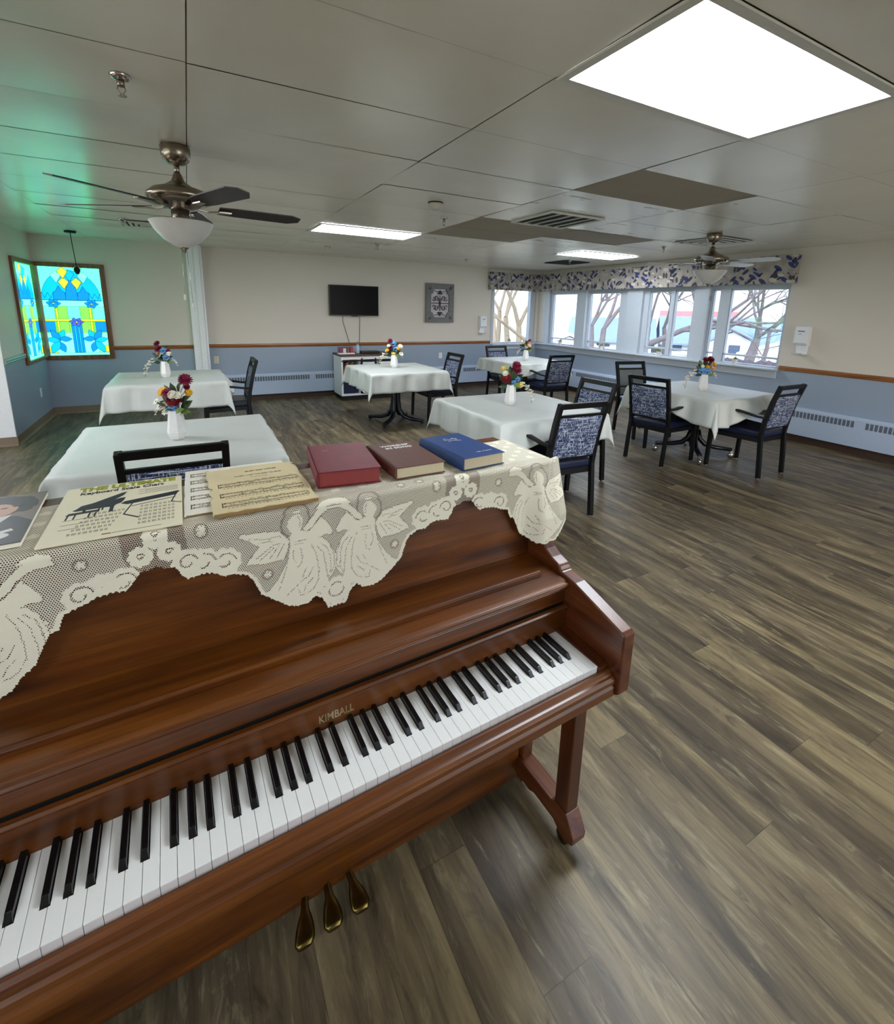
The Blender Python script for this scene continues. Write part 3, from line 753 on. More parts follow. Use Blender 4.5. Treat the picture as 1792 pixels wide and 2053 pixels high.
# ------------------------------------------------------------------ wall things
def wall_things():
    t = thing('television', 'black flat screen television hung on the cream wall', 'television', (2.64, 8.40, 1.435))
    b = MB(); b.box(-.452, .452, 0, .055, 0, .526); b.build('housing', M_tvb, t, bevel=.006)
    b = MB(); b.box(-.440, .440, -.002, .001, .016, .514); b.build('screen', M_tv, t)
    b = MB(); b.box(-.15, .15, .055, .088, .12, .40); b.build('bracket', M_tvb, t)
    b = MB(); b.box(-.06, .06, .0, .03, -.014, .004); b.build('sensor_bar', M_tvb, t)
    def cord(n, pts, label):
        b = MB(); b.tube([(x-2.64, y-8.40, z-1.435) for x, y, z in pts], .006, 6); b.build(n, M_cord, t)
    cord('cord', [(2.43, 8.44, 1.43), (2.435, 8.46, 1.33), (2.50, 8.47, 1.12), (2.565, 8.475, .90), (2.57, 8.46, .80)], 'slanting grey cord hanging below the television, left one')
    cord('cord', [(2.745, 8.44, 1.43), (2.745, 8.47, 1.2), (2.742, 8.475, .95), (2.742, 8.44, .84)], 'straight grey cord hanging below the television, right one')
    # framed scrollwork panel
    t = thing('wall_panel', 'grey framed wall decoration with scrolled ironwork', 'wall decoration', (4.38, 8.47, 1.70))
    W, Hh = .305, .372
    op = [(-.13, .27), (.13, .27), (.155, .20), (.20, .165), (.20, -.165), (.155, -.20), (.13, -.27), (-.13, -.27), (-.155, -.20), (-.20, -.165), (-.20, .165), (-.155, .20)]
    outer = [(-W, Hh), (W, Hh), (W, Hh*.5), (W, .165), (W, -.165), (W, -Hh*.5), (W, -Hh), (-W, -Hh), (-W, -Hh*.5), (-W, -.165), (-W, .165), (-W, Hh*.5)]
    b = MB(); n = 12
    outer = [(-.13, Hh), (.13, Hh), (W, Hh), (W, .165), (W, -.165), (W, -Hh), (.13, -Hh), (-.13, -Hh), (-W, -Hh), (-W, -.165), (-W, .165), (-W, Hh)]
    inner = [(-.13, .27), (.13, .27), (.165, .185), (.20, .165), (.20, -.165), (.165, -.185), (.13, -.27), (-.13, -.27), (-.165, -.185), (-.20, -.165), (-.20, .165), (-.165, .185)]
    for i in range(n):
        j = (i+1) % n
        q = [outer[i], outer[j], inner[j], inner[i]]
        b.hexa([(p[0], .0, p[1]) for p in q]+[(p[0], -.045, p[1]) for p in q])
    b.build('frame', M_grey_art, t, bevel=.003)
    b = MB(); b.box(-.21, .21, -.008, -.002, -.28, .28); b.build('backing', simple('aged_mirror', srgb(196, 190, 196), .35, 0, .12, 9), t)
    b = MB()
    def spiral(cx, cz, r, a0, turns, sgn):
        return [(cx+r*(1-k/22)*math.cos(a0+sgn*2*PI*turns*k/22), -.028, cz+r*(1-k/22)*math.sin(a0+sgn*2*PI*turns*k/22)) for k in range(22)]
    for sx in (-1, 1):
        for sz in (-1, 1):
            b.tube(spiral(sx*.060, sz*.085, .052, R(90 if sz > 0 else -90), 1.3, -sx*sz), .0055, 6)
            b.tube(spiral(sx*.140, sz*.065, .045, R(90 if sx < 0 else 90)*sz, 1.1, sx*sz), .0055, 6)
            b.tube([(sx*.012, -.028, 0), (sx*.02, -.028, sz*.06), (sx*.06, -.028, sz*.137), (sx*.1, -.028, sz*.13), (sx*.11, -.028, sz*.09)], .0055, 6)
    b.tube([(-.2, -.028, 0), (.2, -.028, 0)], .006, 6); b.tube([(0, -.028, -.15), (0, -.028, .15)], .006, 6)
    for sz in (-1, 1):
        b.prism([(-.07, sz*.19), (-.03, sz*.20), (0, sz*.25), (.03, sz*.20), (.07, sz*.19), (.03, sz*.165), (0, sz*.175), (-.03, sz*.165)], 'y', -.034, -.022)
        b.tube([(-.12, -.028, sz*.235), (-.06, -.028, sz*.215), (0, -.028, sz*.235), (.06, -.028, sz*.215), (.12, -.028, sz*.235)], .005, 6)
    b.build('ironwork', M_iron, t)
    b = MB()
    for sx in (-1, 1):
        for sz in (-1, 1):
            for a in (0, 50, 100):
                b.tube(spiral(sx*(.235-.0*a), sz*(.285), .034, R(a+40*sx), .7, sx), .004, 5)
    for i in range(0): pass
    cr = b
    for v in range(len(cr.v)): x, y, z = cr.v[v]; cr.v[v] = (x, y-.022, z)
    cr.build('corner_carving', simple('carving_dark', srgb(66, 64, 66), .6), t)
    # hand sanitizer dispensers (face along -y local)
    def dispenser(loc, rz, label, s=1.0):
        t = thing('soap_dispenser', label, 'dispenser', loc, rz)
        b = MB(); b.prism([(0, .10), (-.085, .115), (-.105, .14), (-.105, .30), (-.085, .345), (0, .352)], 'x', -.075, .075); b.build('housing', M_whitepl, t, bevel=.008)
        b = MB(); b.prism([(0, .0), (-.02, .0), (-.055, .10), (-.05, .12), (0, .12)], 'x', -.062, .062); b.build('lower_housing', M_whitepl, t, bevel=.006)
        b = MB(); b.prism([(0, -.004), (-.118, -.004), (-.13, .012), (-.115, .006), (0, .010)], 'x', -.066, .066); b.build('drip_tray', M_whitepl, t, bevel=.003)
        b = MB(); b.box(-.038, .038, -.1065, -.104, .278, .290); b.build('level_window', simple('grey_window', srgb(96, 100, 120), .4), t)
        b = MB(); b.box(-.030, .006, -.1065, -.104, .246, .252); b.build('status_mark', MATS['grey_window'], t)
    dispenser((5.385, YF, 1.12), 0, 'white soap dispenser on the far wall left of the corner window')
    dispenser((XR, 3.165, 1.13), -PI/2, 'white soap dispenser on the wall right of the windows')
    def outlet(loc, rz, label, m, sw=False):
        t = thing('wall_outlet', label, 'outlet', loc, rz)
        b = MB(); b.box(-.036, .036, -.007, 0, -.058, .058); b.build('cover_plate', m, t, bevel=.002)
        for z in (-.024, .024):
            b = MB(); b.box(-.016, .016, -.009, -.006, z-.015, z+.015); r_ = b.build('receptacle', m, t, bevel=.001)
            b = MB(); b.box(-.008, -.005, -.0095, -.0085, z-.006, z+.006); b.box(.005, .008, -.0095, -.0085, z-.006, z+.006); b.build('slots', M_ventd, r_)
    outlet((.345, YF, .70), 0, 'cream wall outlet just right of the white pilaster', M_ivory)
    outlet((4.436, YF, .668), 0, 'white wall outlet on blue wall below the grey wall panel', M_whitepl)
    outlet((XL, 7.863, .40), PI/2, 'white wall outlet low on the left wall', M_whitepl)
wall_things()

# ------------------------------------------------------------------ credenza and what stands on it
def credenza():
    t = thing('credenza', 'white media console with brown wood top and sliding barn doors', 'cabinet', (2.22, 7.87, 0))
    W, D, Z = .97, .50, .79
    b = MB(); b.box(-.015, W+.015, -.02, D, Z-.03, Z); b.build('top', M_cred_top, t, bevel=.003)
    b = MB(); b.box(0, .03, 0, D-.01, .08, Z-.03); b.box(W-.03, W, 0, D-.01, .08, Z-.03); b.box(.03, W-.03, 0, D-.01, .08, .11); b.box(.03, W-.03, D-.03, D-.01, .11, Z-.03)
    b.box(.33, .355, .03, D-.03, .11, Z-.03); b.box(.65, .675, .03, D-.03, .11, Z-.03); b.box(.03, .33, .03, D-.03, .42, .44)
    b.box(.03, W-.03, 0, .02, Z-.085, Z-.03)
    b.build('carcass', M_white, t, bevel=.002)
    b = MB(); b.box(.02, W-.02, .02, D-.03, .0, .08); b.build('plinth', M_dark, t)
    b = MB(); b.box(.0, W, -.022, -.014, Z-.112, Z-.095); b.build('door_rail', M_frame, t)
    for x0 in (.335, .66):
        d = MB(); w = .29; zb, zt = .115, Z-.13
        d.box(x0, x0+w, -.018, -.002, zb, zb+.045); d.box(x0, x0+w, -.018, -.002, zt-.045, zt); d.box(x0, x0+.04, -.018, -.002, zb, zt); d.box(x0+w-.04, x0+w, -.018, -.002, zb, zt)
        d.bar((x0+.03, -.0135, zb+.03), (x0+w-.03, -.0135, zt-.03), .010, .035, (1, 0, 0)); d.bar((x0+w-.03, -.0125, zb+.03), (x0+.03, -.0125, zt-.03), .010, .035, (1, 0, 0))
        o = d.build('sliding_door', M_white, t)
        s = MB(); s.box(x0+.03, x0+w-.03, -.007, -.003, zb+.03, zt-.03); s.build('slat_panel', M_slat, o)
        for xx in (x0+.012, x0+w-.03):
            s = MB(); s.box(xx, xx+.02, -.026, -.018, zt-.06, Z-.06); s.build('hanger', M_frame, o)
    # books inside
    M_b = [simple('book_navy', srgb(24, 30, 62), .6), simple('book_rust', srgb(150, 92, 66), .6), simple('book_tan', srgb(176, 128, 96), .6), simple('book_maroon', srgb(96, 36, 34), .6)]
    x = 2.22+.036
    k = 0
    while x < 2.22+.315:
        w = rnd.uniform(.02, .028); hgt = rnd.uniform(.245, .27)
        b = MB(); b.box(x, x+w-.0015, 7.93, 8.13, .11, .11+hgt)
        o = b.build('book', M_b[0], bevel=.002)
        tag(o, 'navy bound book standing in the bottom bay of the white console', 'book', 'navy books in the console bottom bay')
        x += w; k += 1
    for k in range(5):
        x = 2.26+.028*k
        b = MB(); h = .20+.015*(k % 3); lean = .05
        b.hexa([(x, 7.93, .44), (x+.024, 7.93, .44), (x+.024, 8.10, .44), (x, 8.10, .44), (x+lean, 7.93, .44+h), (x+lean+.024, 7.93, .44+h-.006), (x+lean+.024, 8.10, .44+h-.006), (x+lean, 8.10, .44+h)])
        tag(b.build('book', M_b[1+k % 3]), 'leaning rust or tan book on the open middle shelf of the console', 'book', 'leaning books on the console shelf')
    # things on top
    zt = .79
    t = thing('card_tray', 'small white tray of coloured cards on the console left end', 'tray', (2.33, 8.05, zt))
    b = MB(); b.box(-.11, .17, -.06, .06, 0, .02); b.build('tray', M_white, t)
    b = MB(); b.box(-.10, .16, .03, .05, .02, .12); b.build('rear_board', simple('card_brown', srgb(110, 86, 90), .6), t)
    for i, c in enumerate((srgb(150, 50, 110), srgb(226, 220, 214), srgb(120, 96, 76), srgb(196, 60, 70))):
        b = MB(); b.box(-.085+.062*i, -.035+.062*i, -.02, .015, .02, .085+.01*(i % 2)); b.build('card', simple('card_%d' % i, c, .6), t)
    t = thing('bottle', 'pale blue pump bottle standing on the console beside the card tray', 'bottle', (2.585, 8.10, zt))
    b = MB(); b.lathe([(.032, 0), (.035, .01), (.035, .12), (.026, .14), (.014, .15), (.014, .165)], 18); b.build('body', simple('bottle_plastic', srgb(176, 194, 214), .3), t)
    b = MB(); b.lathe([(.017, .16), (.017, .20), (.008, .205)], 14); b.build('cap', simple('bottle_cap', srgb(120, 136, 156), .4), t)
    t = thing('media_box', 'flat dark brown media box lying on the console', 'media box', (2.80, 8.05, zt))
    b = MB(); b.box(-.17, .15, -.09, .10, .006, .045); b.build('case', simple('box_brown', srgb(52, 34, 30), .4), t, bevel=.004)
    b = MB(); b.box(-.15, .13, -.092, -.089, .016, .03); b.build('front_panel', M_black, t)
    for fx in (-.14, .12):
        b = MB(); b.lathe([(.01, 0), (.01, .006)], 10, (fx, -.06, 0)); b.build('foot', M_black, t)
credenza()

# ------------------------------------------------------------------ dining chairs
def make_chair():
    t = thing('dining_chair', 'x', 'chair')
    SX = .21
    for sx in (-1, 1):
        b = MB(); x = sx*SX
        b.path([(x, -.255, .012), (x, -.235, .25), (x, -.215, .44), (x, -.235, .60), (x, -.275, .78), (x, -.325, .945)], [.034]*6, [.036, .04, .044, .042, .038, .034], (1, 0, 0)) if False else \
        b.path([(x, -.255, .012), (x, -.235, .25), (x, -.215, .44), (x, -.235, .60), (x, -.275, .78), (x, -.325, .945)], .040, .032, (1, 0, 0))
        b.build('leg', M_frame, t, bevel=.003, label='rear leg running up into the back frame')
        b = MB(); b.lathe([(.010, 0), (.013, .006), (.009, .014)], 10, (x, -.255, 0)); b.build('glide', M_chrome, t)
        b = MB(); x = sx*.275
        b.path([(x, .25, .012), (x, .245, .25), (x, .235, .44), (x, .215, .58), (x*1.0, .185, .645)], [.036, .038, .046, .042, .034], [.034, .036, .04, .036, .03], (1, 0, 0))
        b.build('leg', M_frame, t, bevel=.004, label='front leg rising to the armrest')
        b = MB(); b.lathe([(.010, 0), (.013, .006), (.009, .014)], 10, (sx*.275, .25, 0)); b.build('glide', M_chrome, t)
        b = MB(); b.path([(x, .215, .63), (x, .17, .662), (x, .08, .668), (sx*.27, -.05, .652), (sx*.25, -.17, .630), (sx*.225, -.245, .622)], [.030, .044, .046, .044, .036, .026], [.026, .024, .022, .022, .022, .022], (0, 0, 1))
        b.build('armrest', M_frame, t, bevel=.004)
    b = MB()
    def yb(z): return -.235-(z-.60)/(.945-.60)*.09 if z > .60 else -.215-(z-.44)/.16*.02
    def railp(z0, z1, th=.022):
        y0, y1 = yb(z0), yb(z1)
        b.hexa([(-SX, y0-th/2, z0), (SX, y0-th/2, z0), (SX, y0+th/2, z0), (-SX, y0+th/2, z0), (-SX, y1-th/2, z1), (SX, y1-th/2, z1), (SX, y1+th/2, z1), (-SX, y1+th/2, z1)])
    railp(.905, .948, .030); b.build('top_rail', M_frame, t, bevel=.003)
    b = MB(); railp(.835, .860); b.build('back_rail', M_frame, t, bevel=.003)
    b = MB(); railp(.495, .515); b.build('back_rail', M_frame, t, bevel=.003)
    b = MB(); z0, z1 = .512, .838; n = 6; o = len(b.v)
    y0, y1 = yb(z0), yb(z1)
    xs = .19
    b.hexa([(-xs, y0-.019, z0), (xs, y0-.019, z0), (xs, y0+.019, z0), (-xs, y0+.019, z0), (-xs, y1-.019, z1), (xs, y1-.019, z1), (xs, y1+.019, z1), (-xs, y1+.019, z1)])
    b.build('back_panel', M_weave, t, bevel=.008)
    b = MB(); b.hexa([(-.205, -.215, .405), (.205, -.215, .405), (.262, .265, .405), (-.262, .265, .405), (-.205, -.215, .475), (.205, -.215, .475), (.262, .265, .485), (-.262, .265, .485)])
    b.build('seat', M_vinyl, t, bevel=.022)
    b = MB(); b.hexa([(-.20, -.21, .362), (.20, -.21, .362), (.265, .25, .362), (-.265, .25, .362), (-.20, -.21, .408), (.20, -.21, .408), (.265, .25, .408), (-.265, .25, .408)])
    b.build('seat_frame', M_frame, t, bevel=.003)
    return t
ch = make_chair()
chairs = [
    ((2.49, 2.78), -4, 'black armchair nearest the piano, pulled up to the near side of the middle table'),
    ((3.12, 3.27), 90, 'black armchair on the window side of the middle table, partly hidden by the nearest chair'),
    ((4.98, 5.80), -4, 'black armchair on the near side of the corner table, blue woven back toward the viewer'),
    ((4.97, 6.97), 180, 'black chair on the far side of the corner table, against the window corner'),
    ((3.13, 6.11), 90, 'black armchair at the right side of the table before the television'),
    ((.34, 6.15), 90, 'black armchair seen edge-on at the right side of the far left table'),
    ((-.106, 2.70), 0, 'black chair behind the piano, slotted top rail showing above the sheet music'),
    ((4.48, 3.33), -81, 'black armchair at the left side of the right-hand table, woven back toward the viewer'),
    ((5.06, 2.68), 0, 'black armchair at the right end of the right-hand table, arms under the cloth'),
    ((5.20, 4.16), 168, 'black chair with a plain grey back on the window side of the right-hand table')]
for i, ((x, y), rz, lab) in enumerate(chairs):
    if i == 0: o = ch; o.location = (x, y, 0); o.rotation_euler = (0, 0, R(rz)); o['label'] = lab
    else: o = dup(ch, (x, y, 0), R(rz), lab)
    o['group'] = 'dining chairs around the tables'
    if i == 9:
        for c in o.children:
            if c.name.startswith('back_panel'):
                me = c.data.copy(); me.materials.clear(); me.materials.append(M_greyvinyl); c.data = me; c['label'] = 'plain grey back panel'

# ------------------------------------------------------------------ tables and cloths
def make_table(kind):
    t = thing('dining_table', 'x', 'table')
    b = MB(); b.box(-.525, .525, -.525, .525, .728, .757); b.build('tabletop', M_cred_top, t, bevel=.004)
    b = MB(); b.box(-.25, .25, -.03, .03, .70, .728); b.box(-.03, .03, -.25, .25, .695, .728); b.build('top_support', M_table, t)
    if kind == 'cross':
        for k in range(4):
            a = R(45+90*k); c, s = math.cos(a), math.sin(a)
            b = MB(); P = [(.030, .70), (.034, .45), (.038, .30), (.06, .17), (.12, .09), (.22, .055), (.42, .035)]
            b.path([(r*c, r*s, z) for r, z in P], [.052]*6+[.045], [.05, .055, .06, .06, .055, .05, .04], (0, 0, 1) if False else (-s, c, 0)) if False else None
            b.tube([(r*c, r*s, z) for r, z in P], [.032, .033, .034, .034, .032, .028, .024], 8)
            b.build('leg', M_table, t)
            b = MB(); b.lathe([(.018, 0), (.022, .004), (.018, .02)], 12, (.40*c, .40*s, 0)); b.build('glide', M_black, t)
    else:
        b = MB(); b.lathe([(.04, .10), (.045, .14), (.04, .70)], 16); b.build('column', M_table, t)
        for k in range(4):
            a = R(45+90*k); c, s = math.cos(a), math.sin(a)
            b = MB(); P = [(.03, .30), (.06, .20), (.12, .14), (.22, .115), (.40, .10)]
            b.tube([(r*c, r*s, z) for r, z in P], [.03, .03, .028, .026, .024], 8); b.build('leg', M_table, t)
            b = MB(); b.box(-.012, .012, -.02, .02, .055, .10); b.lathe([(.001, -.014), (.034, -.012), (.038, 0), (.034, .012), (.001, .014)], 16)
            for q in range(len(b.v)):
                x, y, z = b.v[q]
                if q >= 8: x, y, z = x, z, y+.038
                x += .40; b.v[q] = (x*c-y*s, x*s+y*c, z)
            b.build('caster', M_chrome, t)
    return t
def cloth(cx, cy, label, S=.535, ov=.26, seed=0, short=(), z=.765, tipflare=.18):
    """square cloth; short = {side: (centre, halfwidth, drop)} where a chair holds it up. sides: E N W S"""
    rn = random.Random(seed); N = 60; L = S+ov; b = MB(); b.smooth = True
    ph = [rn.uniform(0, 6.28) for _ in range(8)]
    short = dict(short)
    ticks = []
    nE = 12
    for i in range(nE): ticks.append(-L+(ov)*(i/nE))
    for i in range(25): ticks.append(-S+2*S*i/24)
    for i in range(1, nE+1): ticks.append(S+ov*i/nE)
    n = len(ticks)
    def sidedrop(side, t):
        m = 1.0
        if side in short:
            c, hw, dr = short[side]
            q = max(0.0, 1-abs(t-c)/hw); q = q*q*(3-2*q); m = 1-(1-dr)*q
        return m
    vs = []
    for u in ticks:
        for v in ticks:
            ex = max(0, abs(u)-S); ey = max(0, abs(v)-S); sx = 1 if u > 0 else -1; sy = 1 if v > 0 else -1
            x = max(-S, min(S, u)); y = max(-S, min(S, v)); zz = z
            if ex == 0 and ey == 0:
                zz += .0015*math.sin(u*9+ph[0])*math.sin(v*7+ph[1])
            elif ey == 0:
                side = 'E' if sx > 0 else 'W'; m = sidedrop(side, y); d = ex
                w = (.016*math.sin(y*17+ph[2]*sx)+.010*math.sin(y*37+ph[3]))*min(1, d/.08)
                drop = d*m; out = .012+(d-drop)*.62+.13*d*(1-.3*abs(math.sin(y*11+ph[4])))+w
                x += sx*out; zz -= max(0, drop-.004); y *= 1+.03*d
            elif ex == 0:
                side = 'N' if sy > 0 else 'S'; m = sidedrop(side, x); d = ey
                w = (.016*math.sin(x*16+ph[5]*sy)+.010*math.sin(x*35+ph[6]))*min(1, d/.08)
                drop = d*m; out = .012+(d-drop)*.62+.13*d*(1-.3*abs(math.sin(x*12+ph[7])))+w
                y += sy*out; zz -= max(0, drop-.004); x *= 1+.03*d
            else:
                r = math.hypot(ex, ey); f = math.atan2(ey, ex)
                k = math.sin(2*f)   # 1 on the diagonal
                mE = sidedrop('E' if sx > 0 else 'W', y); mN = sidedrop('N' if sy > 0 else 'S', x)
                m = mE*math.cos(f)**2+mN*math.sin(f)**2
                drop = r*m*(1-.02*k)
                ox = .012+.13*ex+(ex-ex*mE)*.5; oy = .012+.13*ey+(ey-ey*mN)*.5
                x += sx*(ox+tipflare*r*k*.6*math.cos(f)); y += sy*(oy+tipflare*r*k*.6*math.sin(f)); zz -= max(0, drop-.004)
            vs.append((x, y, zz))
    b.v = vs
    for i in range(n-1):
        for j in range(n-1): q = i*n+j; b._f((q, q+n, q+n+1, q+1))
    o = b.build('tablecloth', M_cloth); o.location = (cx, cy, 0)
    so = o.modifiers.new('thick', 'SOLIDIFY'); so.thickness = .0022; so.offset = 1
    tag(o, label, 'tablecloth', 'white satin tablecloths')
    return o
tb = make_table('cross'); tc = make_table('caster')
tables = [
    (tb, (-.24, 6.15), 'square pedestal table at the far left, below the stained glass corner', 'white tablecloth on the far left table', dict(E=(0, .42, .45)), .27),
    (tb, (-.115, 3.235), 'square table directly behind the piano, mostly hidden', 'white tablecloth on the table directly behind the piano', dict(S=(0, .42, .35)), .25),
    (tb, (2.50, 6.13), 'square table with black four-footed pedestal before the television', 'white tablecloth with long pointed corners on the table before the television', dict(E=(0, .42, .55)), .25),
    (tb, (2.515, 3.32), 'square table in the middle of the room beyond the blue book', 'white tablecloth on the middle table beyond the blue book', dict(S=(.0, .42, .42), E=(0, .42, .5)), .24),
    (tb, (5.0, 6.50), 'square table in the far window corner', 'white tablecloth on the table in the far window corner', dict(S=(0, .4, .5), N=(0, .4, .5)), .20),
    (tc, (5.01, 3.25), 'square table on casters at the right by the windows', 'rumpled white tablecloth with a long hanging corner on the right-hand table', dict(W=(0, .34, .5), S=(.08, .42, .42), N=(0, .4, .5)), .27)]
for i, (pr, (x, y), lab, clab, sh, ov) in enumerate(tables):
    if i == 0 or i == 5: o = pr; o.location = (x, y, 0); o['label'] = lab
    else: o = dup(pr, (x, y, 0), 0, lab)
    o['group'] = 'square dining tables'
    cloth(x, y, clab, ov=ov, seed=i+1, short=sh)

# ------------------------------------------------------------------ vases and flowers
def make_vase():
    t = tag(MB().lathe([(.030, 0), (.040, .004), (.052, .028), (.056, .045), (.052, .075), (.041, .160), (.039, .180), (.034, .180), (.038, .12), (.04, .05), (.001, .02)], 7, smooth=False, phase=.3, caps=False).build('vase', M_porc), 'x', 'vase')
    return t
FC = {k: simple('petal_'+k, c, .6, 0, .12, 90) for k, c in dict(magenta=srgb(136, 28, 66), red=srgb(112, 10, 26), yellow=srgb(232, 178, 40), white=srgb(232, 226, 208), blue=srgb(96, 152, 208), peach=srgb(214, 176, 150), pale=srgb(222, 200, 110)).items()}
FM = {}
def flower_mesh(kind, col):
    key = kind+col
    if key in FM: return FM[key]
    r_ = random.Random(len(FM)+3); b = MB(); b.smooth = True
    def petal(L, W, a, lift, curl=.3, base=.1, z0=0):
        ca, sa = math.cos(a), math.sin(a); o = len(b.v); rows = [(.0+base, .25), (.4, .85), (.75, 1.0), (1.0, .45)]
        for i, (t, w) in enumerate(rows):
            r = L*t; zz = z0+lift*L*t-curl*L*t*t
            for s in (-1, 0, 1): b.v.append((r*ca-s*w*W/2*sa, r*sa+s*w*W/2*ca, zz+abs(s)*.12*W))
        for i in range(3):
            for j in range(2): q = o+i*3+j; b._f((q, q+3, q+4, q+1))
    if kind == 'rose':
        b.ball((0, 0, .35), .42, 10, 6, (1, 1, .9))
        for lay, (n, L, lf, cu) in enumerate(((5, .75, 1.2, .5), (6, .95, .8, .5), (7, 1.05, .35, .3))):
            for k in range(n): petal(L, .95, 2*PI*(k+.5*lay)/n, lf, cu, .2, .05)
    elif kind == 'mum':
        for lay, (n, L, lf) in enumerate(((9, .5, 1.6), (12, .75, .95), (15, .95, .5), (17, 1.05, .15))):
            for k in range(n): petal(L*r_.uniform(.9, 1.08), .26, 2*PI*(k+.3*lay)/n, lf, .15, .05, .12)
    elif kind == 'daisy':
        for k in range(9): petal(1, .5, 2*PI*k/9, .25, .15)
        b.cur = 1; b.ball((0, 0, .12), .22, 10, 5, (1, 1, .6))
    elif kind == 'hydra':
        for k in range(26):
            a = r_.uniform(0, 2*PI); e = r_.uniform(-.2, 1.3); c = (math.cos(a)*math.cos(e)*.7, math.sin(a)*math.cos(e)*.7, math.sin(e)*.7)
            o = len(b.v)
            for q in range(4):
                aa = a+q*PI/2; b.ball((c[0]+.16*math.cos(aa), c[1]+.16*math.sin(aa), c[2]+.08), .17, 6, 4, (1, 1, .5))
    FM[key] = b.mesh('flower', [FC[col], simple('flower_eye', srgb(120, 90, 30), .7)] if kind == 'daisy' else FC[col])
    return FM[key]
def leaf_mesh(dark=True):
    key = 'leaf%d' % dark
    if key in FM: return FM[key]
    b = MB(); b.smooth = True; rows = [(0, .05), (.2, .5), (.45, .8), (.7, .6), (1, .03)]
    for t, w in rows:
        for s in (-1, 0, 1): b.v.append((t, s*w*.32, .12*math.sin(t*2.5)+abs(s)*.06*w))
    for i in range(4):
        for j in range(2): q = i*3+j; b._f((q, q+3, q+4, q+1))
    FM[key] = b.mesh('leaf', M_green if dark else M_green2); return FM[key]
def sprig_mesh():
    if 'sprig' in FM: return FM['sprig']
    b = MB(); r_ = random.Random(5); pts = [(0, 0, 0), (.25, .02, .06), (.5, .0, .0), (.72, -.02, -.22), (.85, 0, -.55), (.9, .02, -.95)]
    b.cur = 1; b.tube(pts, .010, 5); b.cur = 0
    for k in range(26):
        i = r_.randint(1, 4); f = r_.random(); p = [pts[i][q]*(1-f)+pts[i+1][q]*f+r_.uniform(-.1, .1) for q in range(3)]
        for q in range(3):
            a = r_.uniform(0, 6.28); b.ball((p[0]+.04*math.cos(a), p[1]+.04*math.sin(a), p[2]+r_.uniform(-.03, .03)), .045, 6, 4, (1, .8, .6))
    FM['sprig'] = b.mesh('sprig', [FC['white'], M_stem]); return FM['sprig']
CAMR = Vector((0.8804, -0.4736, 0)).normalized(); CAMF = Vector((.478, .878, 0)).normalized()
def bouquet(x, y, z, label, spec, leaves, sprigs, seed=1):
    r_ = random.Random(seed)
    t = thing('bouquet', label, 'flowers', (x, y, z+.15), 0, 'artificial flower bouquets in vases')
    def P(dx, dz, dy): return CAMR*dx+CAMF*dy+Vector((0, 0, dz+.03))
    stems = MB()
    for kind, col, dx, dz, s in spec:
        dy = r_.uniform(-.035, .015); p = P(dx, dz, dy)
        d = Vector((p.x*.8, p.y*.8, .10))-CAMF*.10
        q = d.to_track_quat('Z', 'Y')
        s *= 1.22; o = put_mesh('flower', flower_mesh(kind, col), t, p, (0, 0, 0), (s, s, s)); o.rotation_mode = 'QUATERNION'; o.rotation_quaternion = q
        stems.tube([(0, 0, -.06), (p.x*.35, p.y*.35, p.z*.5), tuple(p-d.normalized()*s*.2)], .0018, 5)
    stems.build('stems', M_stem, t)
    for dx, dz, L, ang, dk in leaves:
        p = P(dx, dz, r_.uniform(-.03, .03)); dirv = CAMR*math.cos(R(ang))+Vector((0, 0, math.sin(R(ang))))
        q = dirv.to_track_quat('X', 'Z')
        o = put_mesh('leaf', leaf_mesh(dk), t, p, (0, 0, 0), (L, L, L)); o.rotation_mode = 'QUATERNION'; o.rotation_quaternion = q@Matrix.Rotation(r_.uniform(.9, 1.9), 3, 'X').to_quaternion()
    for dx, dz, s, side in sprigs:
        p = P(dx, dz, 0); m = Matrix.Rotation(math.atan2(CAMR.y, CAMR.x)+(0 if side > 0 else PI), 3, 'Z')
        o = put_mesh('blossom_sprig', sprig_mesh(), t, p, (0, 0, 0), (s, s, s)); o.rotation_euler = m.to_euler()
    return t
LV = [(.04, .05, .08, 30, True), (-.045, .05, .08, 150, True), (.02, .10, .08, 70, True), (-.03, .09, .07, 120, False), (.01, .05, .09, 85, True), (-.02, .0, .09, 150, True), (.02, .0, .10, 35, True), (0, .02, .12, 95, True), (-.03, -.01, .08, 185, True), (.03, -.01, .07, 0, False), (.0, .03, .10, 60, True), (-.01, .03, .10, 125, True), (.01, -.01, .07, 20, False), (-.02, .02, .09, 165, True), (.0, .08, .09, 100, True)]
